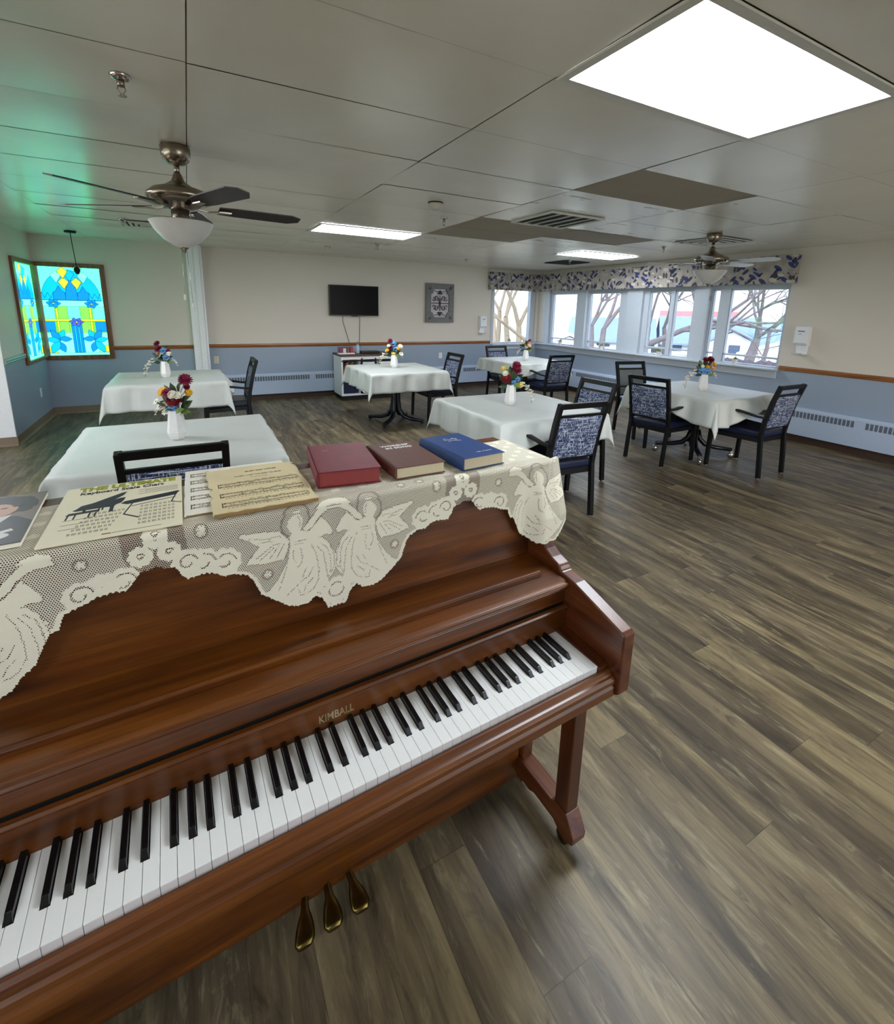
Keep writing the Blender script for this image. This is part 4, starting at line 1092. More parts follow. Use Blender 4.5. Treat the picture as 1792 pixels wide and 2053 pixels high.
B = {
 'near': [('mum', 'magenta', .083, .185, .032), ('rose', 'yellow', -.058, .108, .026), ('rose', 'yellow', .092, .108, .018), ('mum', 'magenta', -.018, .108, .026), ('rose', 'white', .012, .10, .022), ('rose', 'red', .012, .060, .036), ('mum', 'red', .095, .145, .016), ('hydra', 'blue', -.014, .010, .034), ('daisy', 'white', -.050, -.006, .028), ('daisy', 'peach', -.060, .030, .026), ('daisy', 'white', -.105, .052, .018), ('daisy', 'white', -.088, .022, .020), ('rose', 'white', .040, .095, .02)],
 'farleft': [('mum', 'magenta', -.05, .19, .030), ('mum', 'magenta', -.045, .13, .034), ('rose', 'white', -.015, .095, .028), ('hydra', 'blue', .012, .12, .034), ('mum', 'magenta', .055, .115, .020), ('rose', 'yellow', .05, .085, .020), ('rose', 'white', .075, .085, .022), ('hydra', 'blue', .035, .045, .036), ('daisy', 'white', -.055, .055, .026), ('rose', 'peach', -.06, .085, .024)],
 'tv': [('mum', 'magenta', -.05, .19, .030), ('hydra', 'blue', -.01, .15, .042), ('mum', 'magenta', -.05, .095, .030), ('hydra', 'blue', .02, .085, .042), ('rose', 'yellow', -.09, .06, .024), ('rose', 'yellow', .065, .09, .026), ('rose', 'white', .09, .12, .028), ('rose', 'white', -.07, .125, .022), ('rose', 'pale', -.005, .02, .028), ('daisy', 'white', .10, .02, .028), ('daisy', 'white', .09, .09, .026)],
 'mid': [('mum', 'magenta', .035, .17, .034), ('mum', 'magenta', .04, .125, .038), ('rose', 'yellow', -.008, .085, .024), ('rose', 'pale', -.065, .135, .024), ('rose', 'white', -.055, .10, .022), ('rose', 'red', -.045, .055, .036), ('hydra', 'blue', .05, .05, .026), ('daisy', 'white', .052, .015, .024), ('daisy', 'white', .022, -.012, .018), ('rose', 'pale', .075, .0, .026), ('hydra', 'blue', .02, .02, .02)],
 'corner': [('rose', 'yellow', -.005, .09, .028), ('rose', 'peach', .045, .075, .030), ('rose', 'white', .005, .05, .028), ('mum', 'magenta', .05, .16, .022), ('rose', 'pale', .03, .12, .024), ('rose', 'peach', -.06, .12, .022), ('hydra', 'blue', -.06, .03, .028), ('mum', 'magenta', .075, .05, .020)],
 'right': [('mum', 'red', .03, .16, .034), ('mum', 'red', -.015, .155, .028), ('rose', 'yellow', .08, .11, .022), ('rose', 'yellow', .02, .075, .026), ('rose', 'peach', .06, .07, .034), ('hydra', 'blue', -.035, .035, .044), ('hydra', 'blue', .01, .035, .036), ('rose', 'pale', .045, .03, .026), ('daisy', 'white', -.05, .09, .016)]}
vz = .7675
va = make_vase()
spots = [((-.274, 6.105), 'farleft', 'far left table', [(-.05, .0, .20, -1), (.06, .02, .09, 1)]), ((-.116, 3.235), 'near', 'table directly behind the piano', [(-.06, .02, .07, -1)]), ((2.48, 6.135), 'tv', 'table before the television', [(-.04, .02, .18, -1), (.05, .02, .08, 1)]),
         ((2.448, 3.335), 'mid', 'middle table beyond the blue book', [(.04, .0, .17, 1)]), ((4.938, 6.356), 'corner', 'far window corner table', [(-.04, .0, .12, -1)]), ((4.965, 3.197), 'right', 'right-hand table by the windows', [(-.03, .02, .19, -1), (.06, .02, .08, 1)])]
DESC = dict(near='bouquet with a tall pink mum', farleft='bouquet of pink, blue and white flowers', tv='bouquet of blue, white and yellow flowers', mid='bouquet with two crimson mums', corner='bouquet of yellow and peach flowers', right='bouquet of blue, dark red and peach flowers')
for i, ((x, y), key, where, spr) in enumerate(spots):
    lab = 'white faceted ceramic vase on the '+where
    if i == 0: v = va; v.location = (x, y, vz); v['label'] = lab
    else: v = va.copy(); COL.objects.link(v); v.location = (x, y, vz); v['label'] = lab
    v['group'] = 'white faceted vases on the tables'
    bouquet(x, y, vz, DESC[key]+' on the '+where, B[key], LV, spr, i+11)

# ------------------------------------------------------------------ little sill plants
def sill_plant():
    t = thing('potted_plant', 'x', 'plant')
    b = MB(); b.lathe([(.026, 0), (.038, .07), (.040, .075), (.036, .075), (.030, .06), (.001, .06)], 16, caps=False); b.build('pot', M_porc, t)
    b = MB(); b.smooth = True; r_ = random.Random(4)
    for k in range(26):
        a = r_.uniform(0, 6.28); L = r_.uniform(.05, .085); e = r_.uniform(.35, 1.35); c, s = math.cos(a), math.sin(a)
        o = len(b.v)
        for q, w in ((0, .004), (.5, .008), (1, .001)):
            r = L*q*math.cos(e)+.006; z = .062+L*math.sin(e)*q-.01*q*q
            for sg in (-1, 1): b.v.append((r*c-sg*w*s, r*s+sg*w*c, z))
        for q in range(2): b._f((o+q*2, o+q*2+2, o+q*2+3, o+q*2+1))
    b.build('leaves', M_green2, t); return t
sp = sill_plant()
for i, (x, y, z, lab) in enumerate([(6.08, 8.43, .884, 'small green plant in a white pot on the far wall window sill'), (6.80, 7.62, .909, 'small potted plant on the sill nearest the corner, of the window row'), (6.80, 6.474, .909, 'small potted plant on the sill in front of the second window from the corner'), (6.80, 5.216, .909, 'small potted plant on the sill behind the grey-backed chair side'), (6.80, 3.962, .909, 'small brownish potted plant at the right end of the window sill')]):
    o = sp if i == 0 else dup(sp, (0, 0, 0), i*1.1, lab)
    o.location = (x, y, z); o['label'] = lab; o['group'] = 'small potted plants along the window sills'

# ------------------------------------------------------------------ piano
TH = R(1.8708); PX0, PY0 = .8329, .7089
def pw(x, y, z=0): return Vector((PX0+x*math.cos(TH)-y*math.sin(TH), PY0+x*math.sin(TH)+y*math.cos(TH), z))
KW = .02355; NK = 52; XLK = -NK*KW
AI = .035; AO = .075; AIL = XLK-.035; AOL = XLK-.075
def piano():
    t = thing('upright_piano', 'brown walnut upright piano with open keyboard and lace runner on its lid', 'piano', (PX0, PY0, 0), TH)
    # keys
    blacks = []
    names = ['A', 'B']+['C', 'D', 'E', 'F', 'G', 'A', 'B']*7+['C']
    gap = .0007
    wk = {}
    def black_at(i): return names[i] in 'ACDFG' and i < 51 and not (names[i] == 'C' and i == 51)
    zt = .714
    for i in range(NK):
        x0 = XLK+i*KW+gap/2; x1 = XLK+(i+1)*KW-gap/2
        bl = i > 0 and black_at(i-1); br = black_at(i)
        # black offsets
        def bc(j):   # centre of the black key to the right of white j
            n = names[j]; off = {'C': -.0028, 'D': .0028, 'F': -.0035, 'G': 0, 'A': .0035}[n]
            return XLK+(j+1)*KW+off
        BW = .0055
        xl = bc(i-1)+BW+.001 if bl else x0; xr = bc(i)-BW-.001 if br else x1
        key = (bl, br, names[i])
        b = MB(); yb = .051; ye = .160
        pts = [(x0, 0), (x1, 0)]
        if br: pts += [(x1, yb), (xr, yb), (xr, ye)]
        else: pts += [(x1, ye)]
        if bl: pts += [(xl, ye), (xl, yb), (x0, yb)]
        else: pts += [(x0, ye)]
        b.prism(pts, 'z', zt-.0025, zt); b.cur = 1; b.box(x0, x1, .0008, .05, zt-.021, zt-.0026)
        b.build('white_key', [M_key, M_keyfront], t, bevel=.0005)
        if br:
            c = bc(i); b = MB(); w0, w1 = .0058, .0046; y0, y1 = .052, .160; h0, h1 = zt-.004, zt+.0115
            b.hexa([(c-w0, y0, h0), (c+w0, y0, h0), (c+w0, y1, h0), (c-w0, y1, h0), (c-w1, y0+.010, h1-.0015), (c+w1, y0+.010, h1-.0015), (c+w1, y1, h1), (c-w1, y1, h1)])
            b.build('black_key', M_black, t, bevel=.0009)
    # side panels
    side = [(-.041, .645), (-.041, .812), (-.03, .817), (.05, .840), (.13, .862), (.183, .869), (.193, .884), (.225, .893), (.25, .908), (.268, .93), (.284, .97), (.298, 1.03), (.308, 1.10), (.311, 1.125), (.60, 1.125), (.60, .03), (.285, .03), (.285, .63), (-.03, .637)]
    for a, c, n in ((AI, AO, 'r'), (AOL, AIL, 'l')):
        b = MB(); b.prism(side, 'x', a, c); b.build('side_panel', M_pianoside, t, bevel=.004)
    X0, X1 = AIL, AI
    b = MB(); b.box(X0, X1, .575, .60, .05, 1.125); b.build('back_panel', M_pianoside, t)
    b = MB(); b.prism([(.319, 1.125), (.319, 1.145), (.326, 1.150), (.605, 1.150), (.605, 1.125)], 'x', AOL-.015, AO+.015); b.build('lid', M_piano, t, bevel=.003)
    b = MB(); b.prism([(.324, .845), (.340, 1.125), (.37, 1.125), (.345, .845)], 'x', X0+.001, X1-.001); b.build('upper_front_panel', M_piano, t)
    # shelf with moulded nose
    b = MB(); b.prism([(.345, .862), (.165, .858), (.160, .855), (.158, .852), (.150, .851), (.146, .847), (.148, .843), (.154, .841), (.152, .836), (.160, .832), (.163, .832), (.163, .79), (.345, .79)], 'x', X0+.001, X1-.001); b.build('music_shelf', M_piano, t, bevel=.001)
    b = MB(); b.prism([(.205, .8585), (.205, .870), (.210, .874), (.218, .872), (.222, .864), (.228, .859)], 'x', -1.19, -.018); b.build('shelf_ledge', M_piano, t, bevel=.001)
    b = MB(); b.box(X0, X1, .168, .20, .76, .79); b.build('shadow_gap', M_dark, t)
    b = MB(); b.prism([(.150, .712), (.154, .770), (.148, .774), (.145, .780), (.149, .785), (.158, .786), (.166, .775), (.19, .765), (.19, .712)], 'x', X0+.001, X1-.001); b.build('fallboard', M_piano, t, bevel=.001)
    b = MB(); b.prism([(-.0035, .6985), (-.010, .6985), (-.016, .694), (-.018, .689), (-.024, .688), (-.030, .683), (-.030, .672), (-.026, .668), (-.030, .660), (-.030, .637), (.0, .635), (.0, .690)], 'x', X0+.001, X1-.001); b.build('key_slip', M_piano, t, bevel=.001)
    b = MB(); b.box(X0+.001, X1-.001, .0, .32, .635, .690); b.build('key_bed', M_piano, t)
    for a, c in ((.001, AI-.0005), (AIL+.0005, XLK-.001)):
        b = MB(); b.prism([(-.003, .69), (-.003, .708), (.01, .714), (.10, .720), (.15, .724), (.15, .69)], 'x', a, c); b.build('cheek_block', M_pianoside, t, bevel=.002)
    b = MB(); b.box(X0+.004, X1-.006, .30, .325, .045, .636); b.build('lower_front_panel', M_piano, t)
    b = MB(); b.box(X0+.004, X1-.004, .33, .57, .02, .06); b.build('bottom_board', M_dark, t)
    # legs with sled feet
    for s, (lx0, lx1, fx0, fx1) in enumerate(((.028, .072, .024, .077), (AOL+.003, AIL+.007, AOL-.002, AIL+.011))):
        b = MB(); b.box(lx0, lx1, .077, .128, .12, .640); b.build('leg', M_pianoleg, t, bevel=.003)
        b = MB(); b.prism([(.045, .060), (.042, .085), (.077, .142), (.128, .142), (.138, .128), (.30, .128), (.30, .062), (.235, .060), (.215, .072), (.125, .072), (.10, .055), (.075, .048)], 'x', fx0, fx1); b.build('foot', M_pianoside, t, bevel=.003)
        b = MB(); b.lathe([(.001, -.010), (.022, -.010), (.022, .010), (.001, .010)], 14)
        xm = (fx0+fx1)/2
        for q in range(len(b.v)):
            x, y, z = b.v[q]; b.v[q] = (xm+z, .10+x, .023+y)
        b.box(xm-.006, xm+.006, .09, .11, .03, .06); b.build('caster', M_brass, t)
    # pedals
    for (xb, xt) in ((-.675, -.702), (-.618, -.629), (-.559, -.556)):
        b = MB(); b.smooth = True; rows = []
        for k in range(13):
            f = k/12; y = .315-.115*f; x = xb+(xt-xb)*f
            w = .0085+.0022*math.sin(f*3) if f < .35 else .0085+.016*math.sin((f-.35)/.65*PI*.62)
            if f > .93: w *= .72
            z = .058+.010*math.sin(f*PI*.9)
            rows.append((x, y, w, z))
        o = len(b.v)
        for x, y, w, z in rows:
            for q in range(8):
                a = 2*PI*q/8; b.v.append((x+w*math.cos(a), y, z+.0055*math.sin(a)))
        for i in range(12):
            for q in range(8): q2 = (q+1) % 8; b._f((o+i*8+q, o+i*8+8+q, o+i*8+8+q2, o+i*8+q2))
        b.smooth = False; b._f([o+q for q in range(8)]); b._f([o+96+q for q in range(8)][::-1])
        b.build('pedal', M_brass, t)
    # maker's lettering on the fallboard
    me = text_mesh('KIMBALL', .024, M_letter, .0006, space=1.02, bold=.0004)
    put_mesh('maker_lettering', me, t, (-.6205, .1518, .739), (R(86), 0, 0), (.80, 1, 1))
piano()

# ------------------------------------------------------------------ lace runner
def lace():
    Cx = -.568
    A0 = np.array((-.483, 1.118)); B0 = np.array((.033, 1.109))
    P_ = {
    'head': [(-.008, .017), (.004, .016), (.015, .005), (.018, -.005), (.015, -.016), (.008, -.027), (-.007, -.025), (-.013, -.011), (-.015, .006)],
    'robe': [(-.023, -.025), (-.007, -.022), (.01, -.026), (.015, -.033), (.013, -.05), (.019, -.086), (.031, -.108), (.043, -.127), (.062, -.148), (.075, -.152), (.052, -.171), (.032, -.187), (.014, -.2), (-.003, -.206), (-.023, -.203), (-.033, -.195), (-.04, -.184), (-.051, -.172), (-.062, -.159), (-.074, -.147), (-.083, -.132), (-.088, -.114), (-.085, -.098), (-.079, -.081), (-.07, -.065), (-.059, -.051), (-.05, -.048), (-.03, -.047)],
    'arm': [(-.055, .001), (-.049, -.007), (-.03, -.027), (-.02, -.029), (-.024, -.049), (-.048, -.048), (-.062, -.042), (-.078, -.045), (-.081, -.037), (-.068, -.014)],
    'trumpet': [(-.015, -.02), (-.039, .008), (-.05, .020), (-.062, .030), (-.081, .036), (-.098, .030), (-.104, .020), (-.09, .018), (-.07, .016), (-.05, .002), (-.036, -.018), (-.023, -.025)],
    'wing': [(.021, -.033), (.037, -.014), (.07, -.009), (.113, -.005), (.116, -.011), (.098, -.021), (.077, -.04), (.1, -.066), (.104, -.074), (.066, -.081), (.029, -.083), (.021, -.066), (.016, -.041)],
    'halo': [(.031, -.005), (.028, -.018), (.022, -.027), (.011, -.033), (0, -.033), (-.012, -.028), (-.022, -.018), (-.028, -.006), (-.03, .007), (-.027, .019), (-.021, .028), (-.011, .034), (0, .034), (.012, .029), (.022, .02), (.029, .008)]}
    ST = [[(-.051, -.061), (-.066, -.074), (-.073, -.098), (-.074, -.131), (-.066, -.151)], [(-.044, -.066), (-.057, -.085), (-.062, -.117), (-.065, -.148)], [(-.03, -.057), (-.037, -.073), (-.042, -.088), (-.046, -.122), (-.045, -.148), (-.034, -.168), (-.019, -.178), (-.003, -.179), (.001, -.161)], [(-.008, -.066), (-.011, -.087), (-.008, -.102), (.002, -.11)], [(.007, -.066), (.009, -.084), (.002, -.099)], [(-.033, -.116), (-.022, -.137), (-.005, -.146)], [(-.018, -.115), (-.009, -.137)], [(-.032, -.143), (-.017, -.157), (-.011, -.17)], [(-.02, -.046), (.004, -.047)], [(-.017, -.052), (.004, -.052)], [(.032, -.027), (.054, -.025)], [(.049, -.034), (.078, -.03)], [(.054, -.028), (.096, -.018)], [(.035, -.043), (.05, -.043)], [(.052, -.045), (.086, -.066)], [(.026, -.046), (.043, -.074)], [(.037, -.047), (.057, -.072)], [(.047, -.049), (.079, -.072)], [(.021, -.095), (.031, -.124), (.043, -.154)], [(.001, -.152), (.025, -.171)], [(-.006, .012), (-.009, .0), (-.008, -.012)]]
    edge = [(-.601, .884), (-.583, .884), (-.569, .888), (-.547, .885), (-.534, .915), (-.518, .926), (-.502, .912), (-.476, .911), (-.456, .919), (-.429, .942), (-.402, .966), (-.388, 1.004), (-.377, 1.019), (-.353, 1.028), (-.331, 1.028), (-.32, 1.037), (-.302, 1.043), (-.268, 1.04), (-.257, 1.054), (-.25, 1.071), (-.23, 1.075), (-.219, 1.082), (-.206, 1.077), (-.192, 1.077), (-.182, 1.062), (-.166, 1.044), (-.148, 1.047), (-.119, 1.044), (-.102, 1.036), (-.071, 1.027), (-.061, 1.0), (-.048, .997), (-.036, .974), (-.022, .943), (-.001, .926), (.016, .903), (.04, .892), (.055, .901), (.075, .9), (.088, .914), (.109, .929), (.135, .956)]
    ex = np.array([e[0] for e in edge]); ez = np.array([e[1] for e in edge])
    def seg_d(P, a, b):
        a = np.array(a); b = np.array(b); ab = b-a; t = np.clip(((P-a)@ab)/(ab@ab+1e-12), 0, 1)
        return np.hypot(*(P-(a+t[:, None]*ab)).T)
    def pl_d(P, pts, closed=False):
        d = np.full(len(P), 9.0); n = len(pts)
        for i in range(n if closed else n-1): d = np.minimum(d, seg_d(P, pts[i], pts[(i+1) % n]))
        return d
    def inside(P, pts):
        c = np.zeros(len(P), bool); n = len(pts)
        for i in range(n):
            x0, y0 = pts[i]; x1, y1 = pts[(i+1) % n]
            m = ((y0 > P[:, 1]) != (y1 > P[:, 1])) & (P[:, 0] < (x1-x0)*(P[:, 1]-y0)/((y1-y0)+1e-12)+x0); c ^= m
        return c
    def field(X, Z):
        xm = np.where(X < Cx, 2*Cx-X, X); P = np.stack([xm, Z], 1); h = np.full(len(P), .345)
        # scroll shells and border
        de = pl_d(P, edge); solid = np.zeros(len(P), bool); big = np.zeros(len(P), bool)
        solid |= (de < .009) & (Z < 1.145)
        rose = inside(P, [(-.268, 1.165), (-.165, 1.165), (-.168, 1.115), (-.182, 1.07), (-.25, 1.07), (-.275, 1.11)]); big |= rose
        for cx, cz, r, ri in ((-.339, 1.062, .030, .017), (-.300, 1.070, .030, .018), (-.272, 1.078, .028, .015), (-.166, 1.066, .029, .017), (-.132, 1.066, .026, .0), (-.099, 1.058, .026, .016), (-.222, 1.142, .021, .006), (-.243, 1.110, .020, .006), (-.196, 1.110, .020, .006), (-.568, .928, .034, .021), (-.540, .946, .016, 0)):
            d = np.hypot(xm-cx, Z-cz); ins = d < r*(1+.06*np.cos(9*np.arctan2(Z-cz, xm-cx))); solid |= ins; big &= ~ins
            rs = ri*(.45+.75*((np.arctan2(Z-cz, xm-cx)+PI)/(2*PI)))
            if ri: big |= (np.abs(d-rs) < .0019) & ins
            solid &= ~((np.abs(d-rs) < .0019) & ins)
        h[solid] = 0; h[big] = .46
        for sx, sz in ((-.419, 1.01), (-.393, 1.157), (-.105, 1.117), (-.30, 1.135), (-.34, 1.16)):
            d = np.hypot(xm-sx, Z-sz); a = np.arctan2(Z-sz, xm-sx); h[d < .0055+.003*np.cos(5*a)] = 0; h[(np.abs(d-.0105) < .002)] = .45
        for O in (A0, B0):
            Q = P-O; near = (np.abs(Q[:, 0]) < .14) & (Q[:, 1] > -.22) & (Q[:, 1] < .06); idx = np.where(near)[0]; q = Q[idx]; hh = h[idx]
            dh = pl_d(q, P_['halo'], True); hh[dh < .0021] = .46
            for k in ('wing', 'trumpet', 'arm', 'robe', 'head'):
                ins = inside(q, P_[k]); d = pl_d(q, P_[k], True)
                hh[ins] = 0
                if k in ('wing', 'trumpet', 'arm'): hh[(d < .0021) & ~ins] = .46
                elif k == 'robe': hh[(d < .0018) & ~ins & (hh > .01)] = .44
            for s in ST:
                d = pl_d(q, s); m = (d < .0012); hh[m] = .40
            for s in ([(-.073, -.072), (-.082, -.098), (-.083, -.125), (-.074, -.140)],): hh[pl_d(q, s) < .0012] = .40
            h[idx] = hh
        return h
    ZT = 1.1525
    def pos(x, w):
        """w: 0 at the lid front edge, positive back along the lid, negative down the drop"""
        Rr = .014
        dd = max(0.0, -w-Rr*1.57)
        if w >= 0: y, z = .321+w, ZT+.0008*math.sin(x*60+w*40)
        elif w > -Rr*1.57:
            a = -w/Rr; y, z = .321-Rr*math.sin(a), ZT-Rr+Rr*math.cos(a)
        else:
            z = ZT-Rr-dd; y = .321-Rr+.0022*math.sin(x*38+2)*min(1, dd/.1)-.002*min(1.0, dd/.2)
        for u in ((x+.012)/.05, (-1.213-x)/.05):
            if u > 0:
                u = min(1, u); q = u*u*(3-2*u); y -= q*.046*min(1, dd/.16); z += q*.02*min(1, dd/.2)
        if x > .090:
            e = x-.090; y += e*.30; x = .090+e*.98
            if w >= 0: z -= e*e*8+e*.25
        if x < -1.315:
            e = -1.315-x; y += e*.35; x = -1.315-e*.92
            if w >= 0: z -= e*e*8+e*.25
        return (x, y, z)
    st = .0022
    xs = np.arange(-1.352, .130, st); ws = np.concatenate([np.arange(-.275, .03, st), np.arange(.032, .235, .006)])
    V = [pos(x, w) for x in xs for w in ws]
    XX, WW = np.meshgrid(xs, ws, indexing='ij'); X = XX.ravel(); W = WW.ravel(); Zq = ZT+.0095*(W < 0)*np.minimum(1, -W/.02)+W   # developed height matched to the drop
    Zq = np.where(W < -.022, ZT-.014+(.022+W), ZT+W)
    Hh = field(X, Zq)
    top = W > .02; Hh[top] = .30
    r_ = np.sin(X[top]*95)*np.sin(W[top]*110); tmp = Hh[top]; tmp[r_ > .55] = 0; Hh[top] = tmp
    nx, nw = len(xs), len(ws)
    xm = np.where(xs < Cx, 2*Cx-xs, xs); ze = np.interp(xm, ex, ez)
    ze = ze+.0025*np.abs(np.sin(xs*330))
    wl = ze-(ZT-.014+.022)
    F = []
    for i in range(nx-1):
        lim = wl[i]
        for j in range(nw-1):
            if ws[j] < lim: continue
            q = i*nw+j; F.append((q, q+nw, q+nw+1, q+1))
    me = bpy.data.meshes.new('lace_runner'); me.from_pydata(V, [], F)
    me.polygons.foreach_set('use_smooth', [True]*len(F))
    a = me.attributes.new('hole', 'FLOAT', 'POINT'); a.data.foreach_set('value', Hh.astype(np.float32))
    a = me.attributes.new('lace_uv', 'FLOAT_VECTOR', 'POINT'); uv = np.zeros((len(X), 3), np.float32); uv[:, 0] = X+5; uv[:, 1] = Zq+1; a.data.foreach_set('vector', uv.ravel())
    me.materials.append(M_lace)
    o = bpy.data.objects.new('lace_runner', me); COL.objects.link(o); o.location = (PX0, PY0, 0); o.rotation_euler = (0, 0, TH)
    tag(o, 'cream lace runner with trumpet angels draped over the piano lid', 'lace runner')
    # end drops
    for sgn, x0 in ((1, .096), (-1, -1.321)):
        V = []; F = []; hv = []; uvs = []
        ys = np.arange(.328, .575, .0035); ds = np.arange(0, .20, .0035)
        for y in ys:
            for d in ds:
                if d < .02: px, pz = x0+sgn*.014*math.sin(d/.02*1.57), 1.152-.014*(1-math.cos(d/.02*1.57))
                else: px, pz = x0+sgn*(.014+.004*math.sin(y*50)), 1.152-.014-(d-.02)
                V.append((px, y, pz)); hv.append(.30 if (math.sin(y*60)*math.sin(d*70)) < .35 else 0.0); uvs += [y+5, pz, 0]
        n = len(ds)
        for i in range(len(ys)-1):
            lim = .11+.035*math.sin(ys[i]*26+.6)+.006*abs(math.sin(ys[i]*300))
            for j in range(n-1):
                if ds[j] > lim: continue
                if ds[j] > lim-.012: hv[i*n+j] = 0.0
                F.append((i*n+j, i*n+n+j, i*n+n+j+1, i*n+j+1))
        me = bpy.data.meshes.new('end_drop'); me.from_pydata(V, [], F); me.polygons.foreach_set('use_smooth', [True]*len(F))
        a = me.attributes.new('hole', 'FLOAT', 'POINT'); a.data.foreach_set('value', hv)
        a = me.attributes.new('lace_uv', 'FLOAT_VECTOR', 'POINT'); a.data.foreach_set('vector', uvs)
        me.materials.append(M_lace); e = bpy.data.objects.new('end_drop', me); COL.objects.link(e); e.parent = o
lace()

# ------------------------------------------------------------------ books and sheet music on the lid
ZL = 1.1545
def put(t, x, y, z, deg):
    p = pw(x, y); t.location = (p.x, p.y, z); t.rotation_euler = (0, 0, TH+R(deg)); return t
def hymnal(label, x, y, deg, W, D, T, cover, pages, pm=None):
    t = thing('book', label, 'book'); put(t, x, y, ZL, deg)
    c = MB(); c.box(0, W, 0, D, 0, .0022); c.box(0, W, 0, D, T-.0022, T)
    # rounded spine on the left
    n = 8; sp_ = [( -.004*math.sin(PI*k/n)-.0, T*k/n) for k in range(n+1)]
    pts = sp_+[(.003, T), (.003, 0)]
    c.prism([(p[0], p[1]) for p in pts], 'y', 0, D); c.build('cover', cover, t, bevel=.0008)
    g = MB(); g.prism([(.006, .006), (.012, T-.003), (.012, T-.0032)], 'z', .002, .003) if False else None
    g = MB(); g.box(.004, W-.004, .004, D-.004, .0023, T-.0023); g.build('page_block', pages, t)
    h = MB(); h.box(.0075, .0095, 0, D, T-.0001, T+.0003); h.build('hinge_groove', M_dark, t) if False else None
    h = MB(); h.box(.006, .0100, .0005, D-.0005, T, T+.0005); h.build('joint_ridge', cover, t, bevel=.0002)
    return t
M_red = simple('cloth_cover_red', srgb(112, 26, 40), .5, 0, .12, 40); M_redp = simple('pages_red_edge', srgb(138, 52, 50), .6, 0, .06, 200)
M_brown = simple('cloth_cover_brown', srgb(92, 52, 42), .55, 0, .08, 50); M_pages = simple('pages_cream', srgb(206, 192, 160), .7, 0, .05, 300)
M_bluec = simple('cloth_cover_blue', srgb(12, 54, 112), .5, 0, .08, 50)
M_gold = simple('faded_gold', srgb(196, 170, 130), .5, 0, .1); M_silver = simple('pale_stamp', srgb(226, 222, 214), .5)
t = hymnal('thick red hymnal lying at the left of the three books on the piano', -.582, .385, -8.6, .155, .235, .040, M_red, M_redp)
put_mesh('gilt_mark', text_mesh('H H', .009, M_gold, .0002), t, (.040, .175, .0403), (0, 0, 0))
t = hymnal('brown hymnal with white title in the middle of the three piano books', -.391, .356, -1.5, .142, .225, .031, M_brown, M_pages)
put_mesh('title_lettering', text_mesh('WORSHIP', .019, M_silver, .0003, bold=.0006, space=1.05), t, (.073, .190, .0314))
put_mesh('title_lettering', text_mesh('IN SONG', .019, M_silver, .0003, bold=.0006, space=1.05), t, (.078, .168, .0314))
t = hymnal('blue hymnal with a small silver emblem, rightmost of the piano books', -.203, .335, 2.8, .142, .235, .035, M_bluec, M_pages)
b = MB()
for a in ([(.052, .172), (.060, .196), (.072, .176), (.086, .192), (.094, .170)], [(.050, .184), (.066, .172), (.080, .184), (.098, .180)], [(.056, .160), (.075, .168), (.10, .158)]): b.tube([(x, y, .0354) for x, y in a], .0007, 4)
b.build('cover_emblem', M_silver, t)
put_mesh('cover_lettering', text_mesh('THE HYMNAL', .007, M_silver, .0002, space=1.3), t, (.095, .035, .0354), (0, 0, 0))

M_ink = simple('printed_ink', srgb(44, 40, 40), .7); M_inklight = simple('printed_ink_pale', srgb(120, 110, 100), .7)
M_staff = simple('staff_line_ink', srgb(150, 138, 112), .7)
M_paperw = simple('paper_white', srgb(238, 234, 220), .7, 0, .04, 8); M_papero = simple('paper_yellowed', srgb(222, 206, 164), .75, 0, .08, 9); M_paperedge = simple('paper_brown_edge', srgb(150, 120, 76), .8)
M_chartp = simple('chart_cover', srgb(240, 232, 202), .5, 0, .03, 6); M_olive = simple('print_olive', srgb(150, 156, 34), .6); M_navyp = simple('print_navy', srgb(24, 26, 44), .5); M_redprint = simple('print_red', srgb(150, 40, 40), .6)
M_shade = simple('print_pale_grey', srgb(196, 196, 184), .6)
def rough_page(W, D, T, seed, amp=.0035, torn=()):
    r_ = random.Random(seed); pts = []
    def side(a, b_, n, ox, oy):
        for k in range(n):
            f = k/n; x = a[0]+(b_[0]-a[0])*f; y = a[1]+(b_[1]-a[1])*f; e = r_.uniform(-amp, amp)*.5
            for (tx, ty, tr) in torn:
                if math.hypot(x-tx, y-ty) < tr: e -= .007
            pts.append((x+ox*e, y+oy*e))
    side((0, 0), (W, 0), 14, 0, -1); side((W, 0), (W, D), 16, 1, 0); side((W, D), (0, D), 14, 0, 1); side((0, D), (0, 0), 18, -1, 0)
    return pts
def staves(b, x0, x1, y, z, seed, dense=1.0):
    r_ = random.Random(seed)
    for st_ in (0, -.017):
        b.cur = 1
        for k in range(5): b.box(x0, x1, y+st_-.0018*k, y+st_-.0018*k+.0002, z, z+.0002)
        b.cur = 0
        x = x0+.014
        while x < x1-.004:
            ny = y+st_-.0018*r_.uniform(-.5, 4); w = .0011
            b.box(x-w, x+w, ny-.0008, ny+.0008, z, z+.00025)
            dr = r_.choice((-1, 1)); b.box(x+w*.6, x+w, min(ny, ny+dr*.006), max(ny, ny+dr*.006), z, z+.00025)
            if r_.random() < .4: b.box(x, x+.009, ny+dr*.006, ny+dr*.006+.0009, z, z+.00025)
            x += r_.uniform(.005, .010)/dense
        b.tube([(x0+.003, y+st_-.008, z), (x0+.006, y+st_-.003, z), (x0+.004, y+st_+.001, z), (x0+.004, y+st_-.007, z)], .0005, 4)
    for q in range(5): xx = x0+(x1-x0)*q/4; b.box(xx-.0003, xx+.0003, y-.025, y+.0005, z, z+.00025)
    b.box(x0-.002, x0-.001, y-.026, y+.001, z, z+.00025)
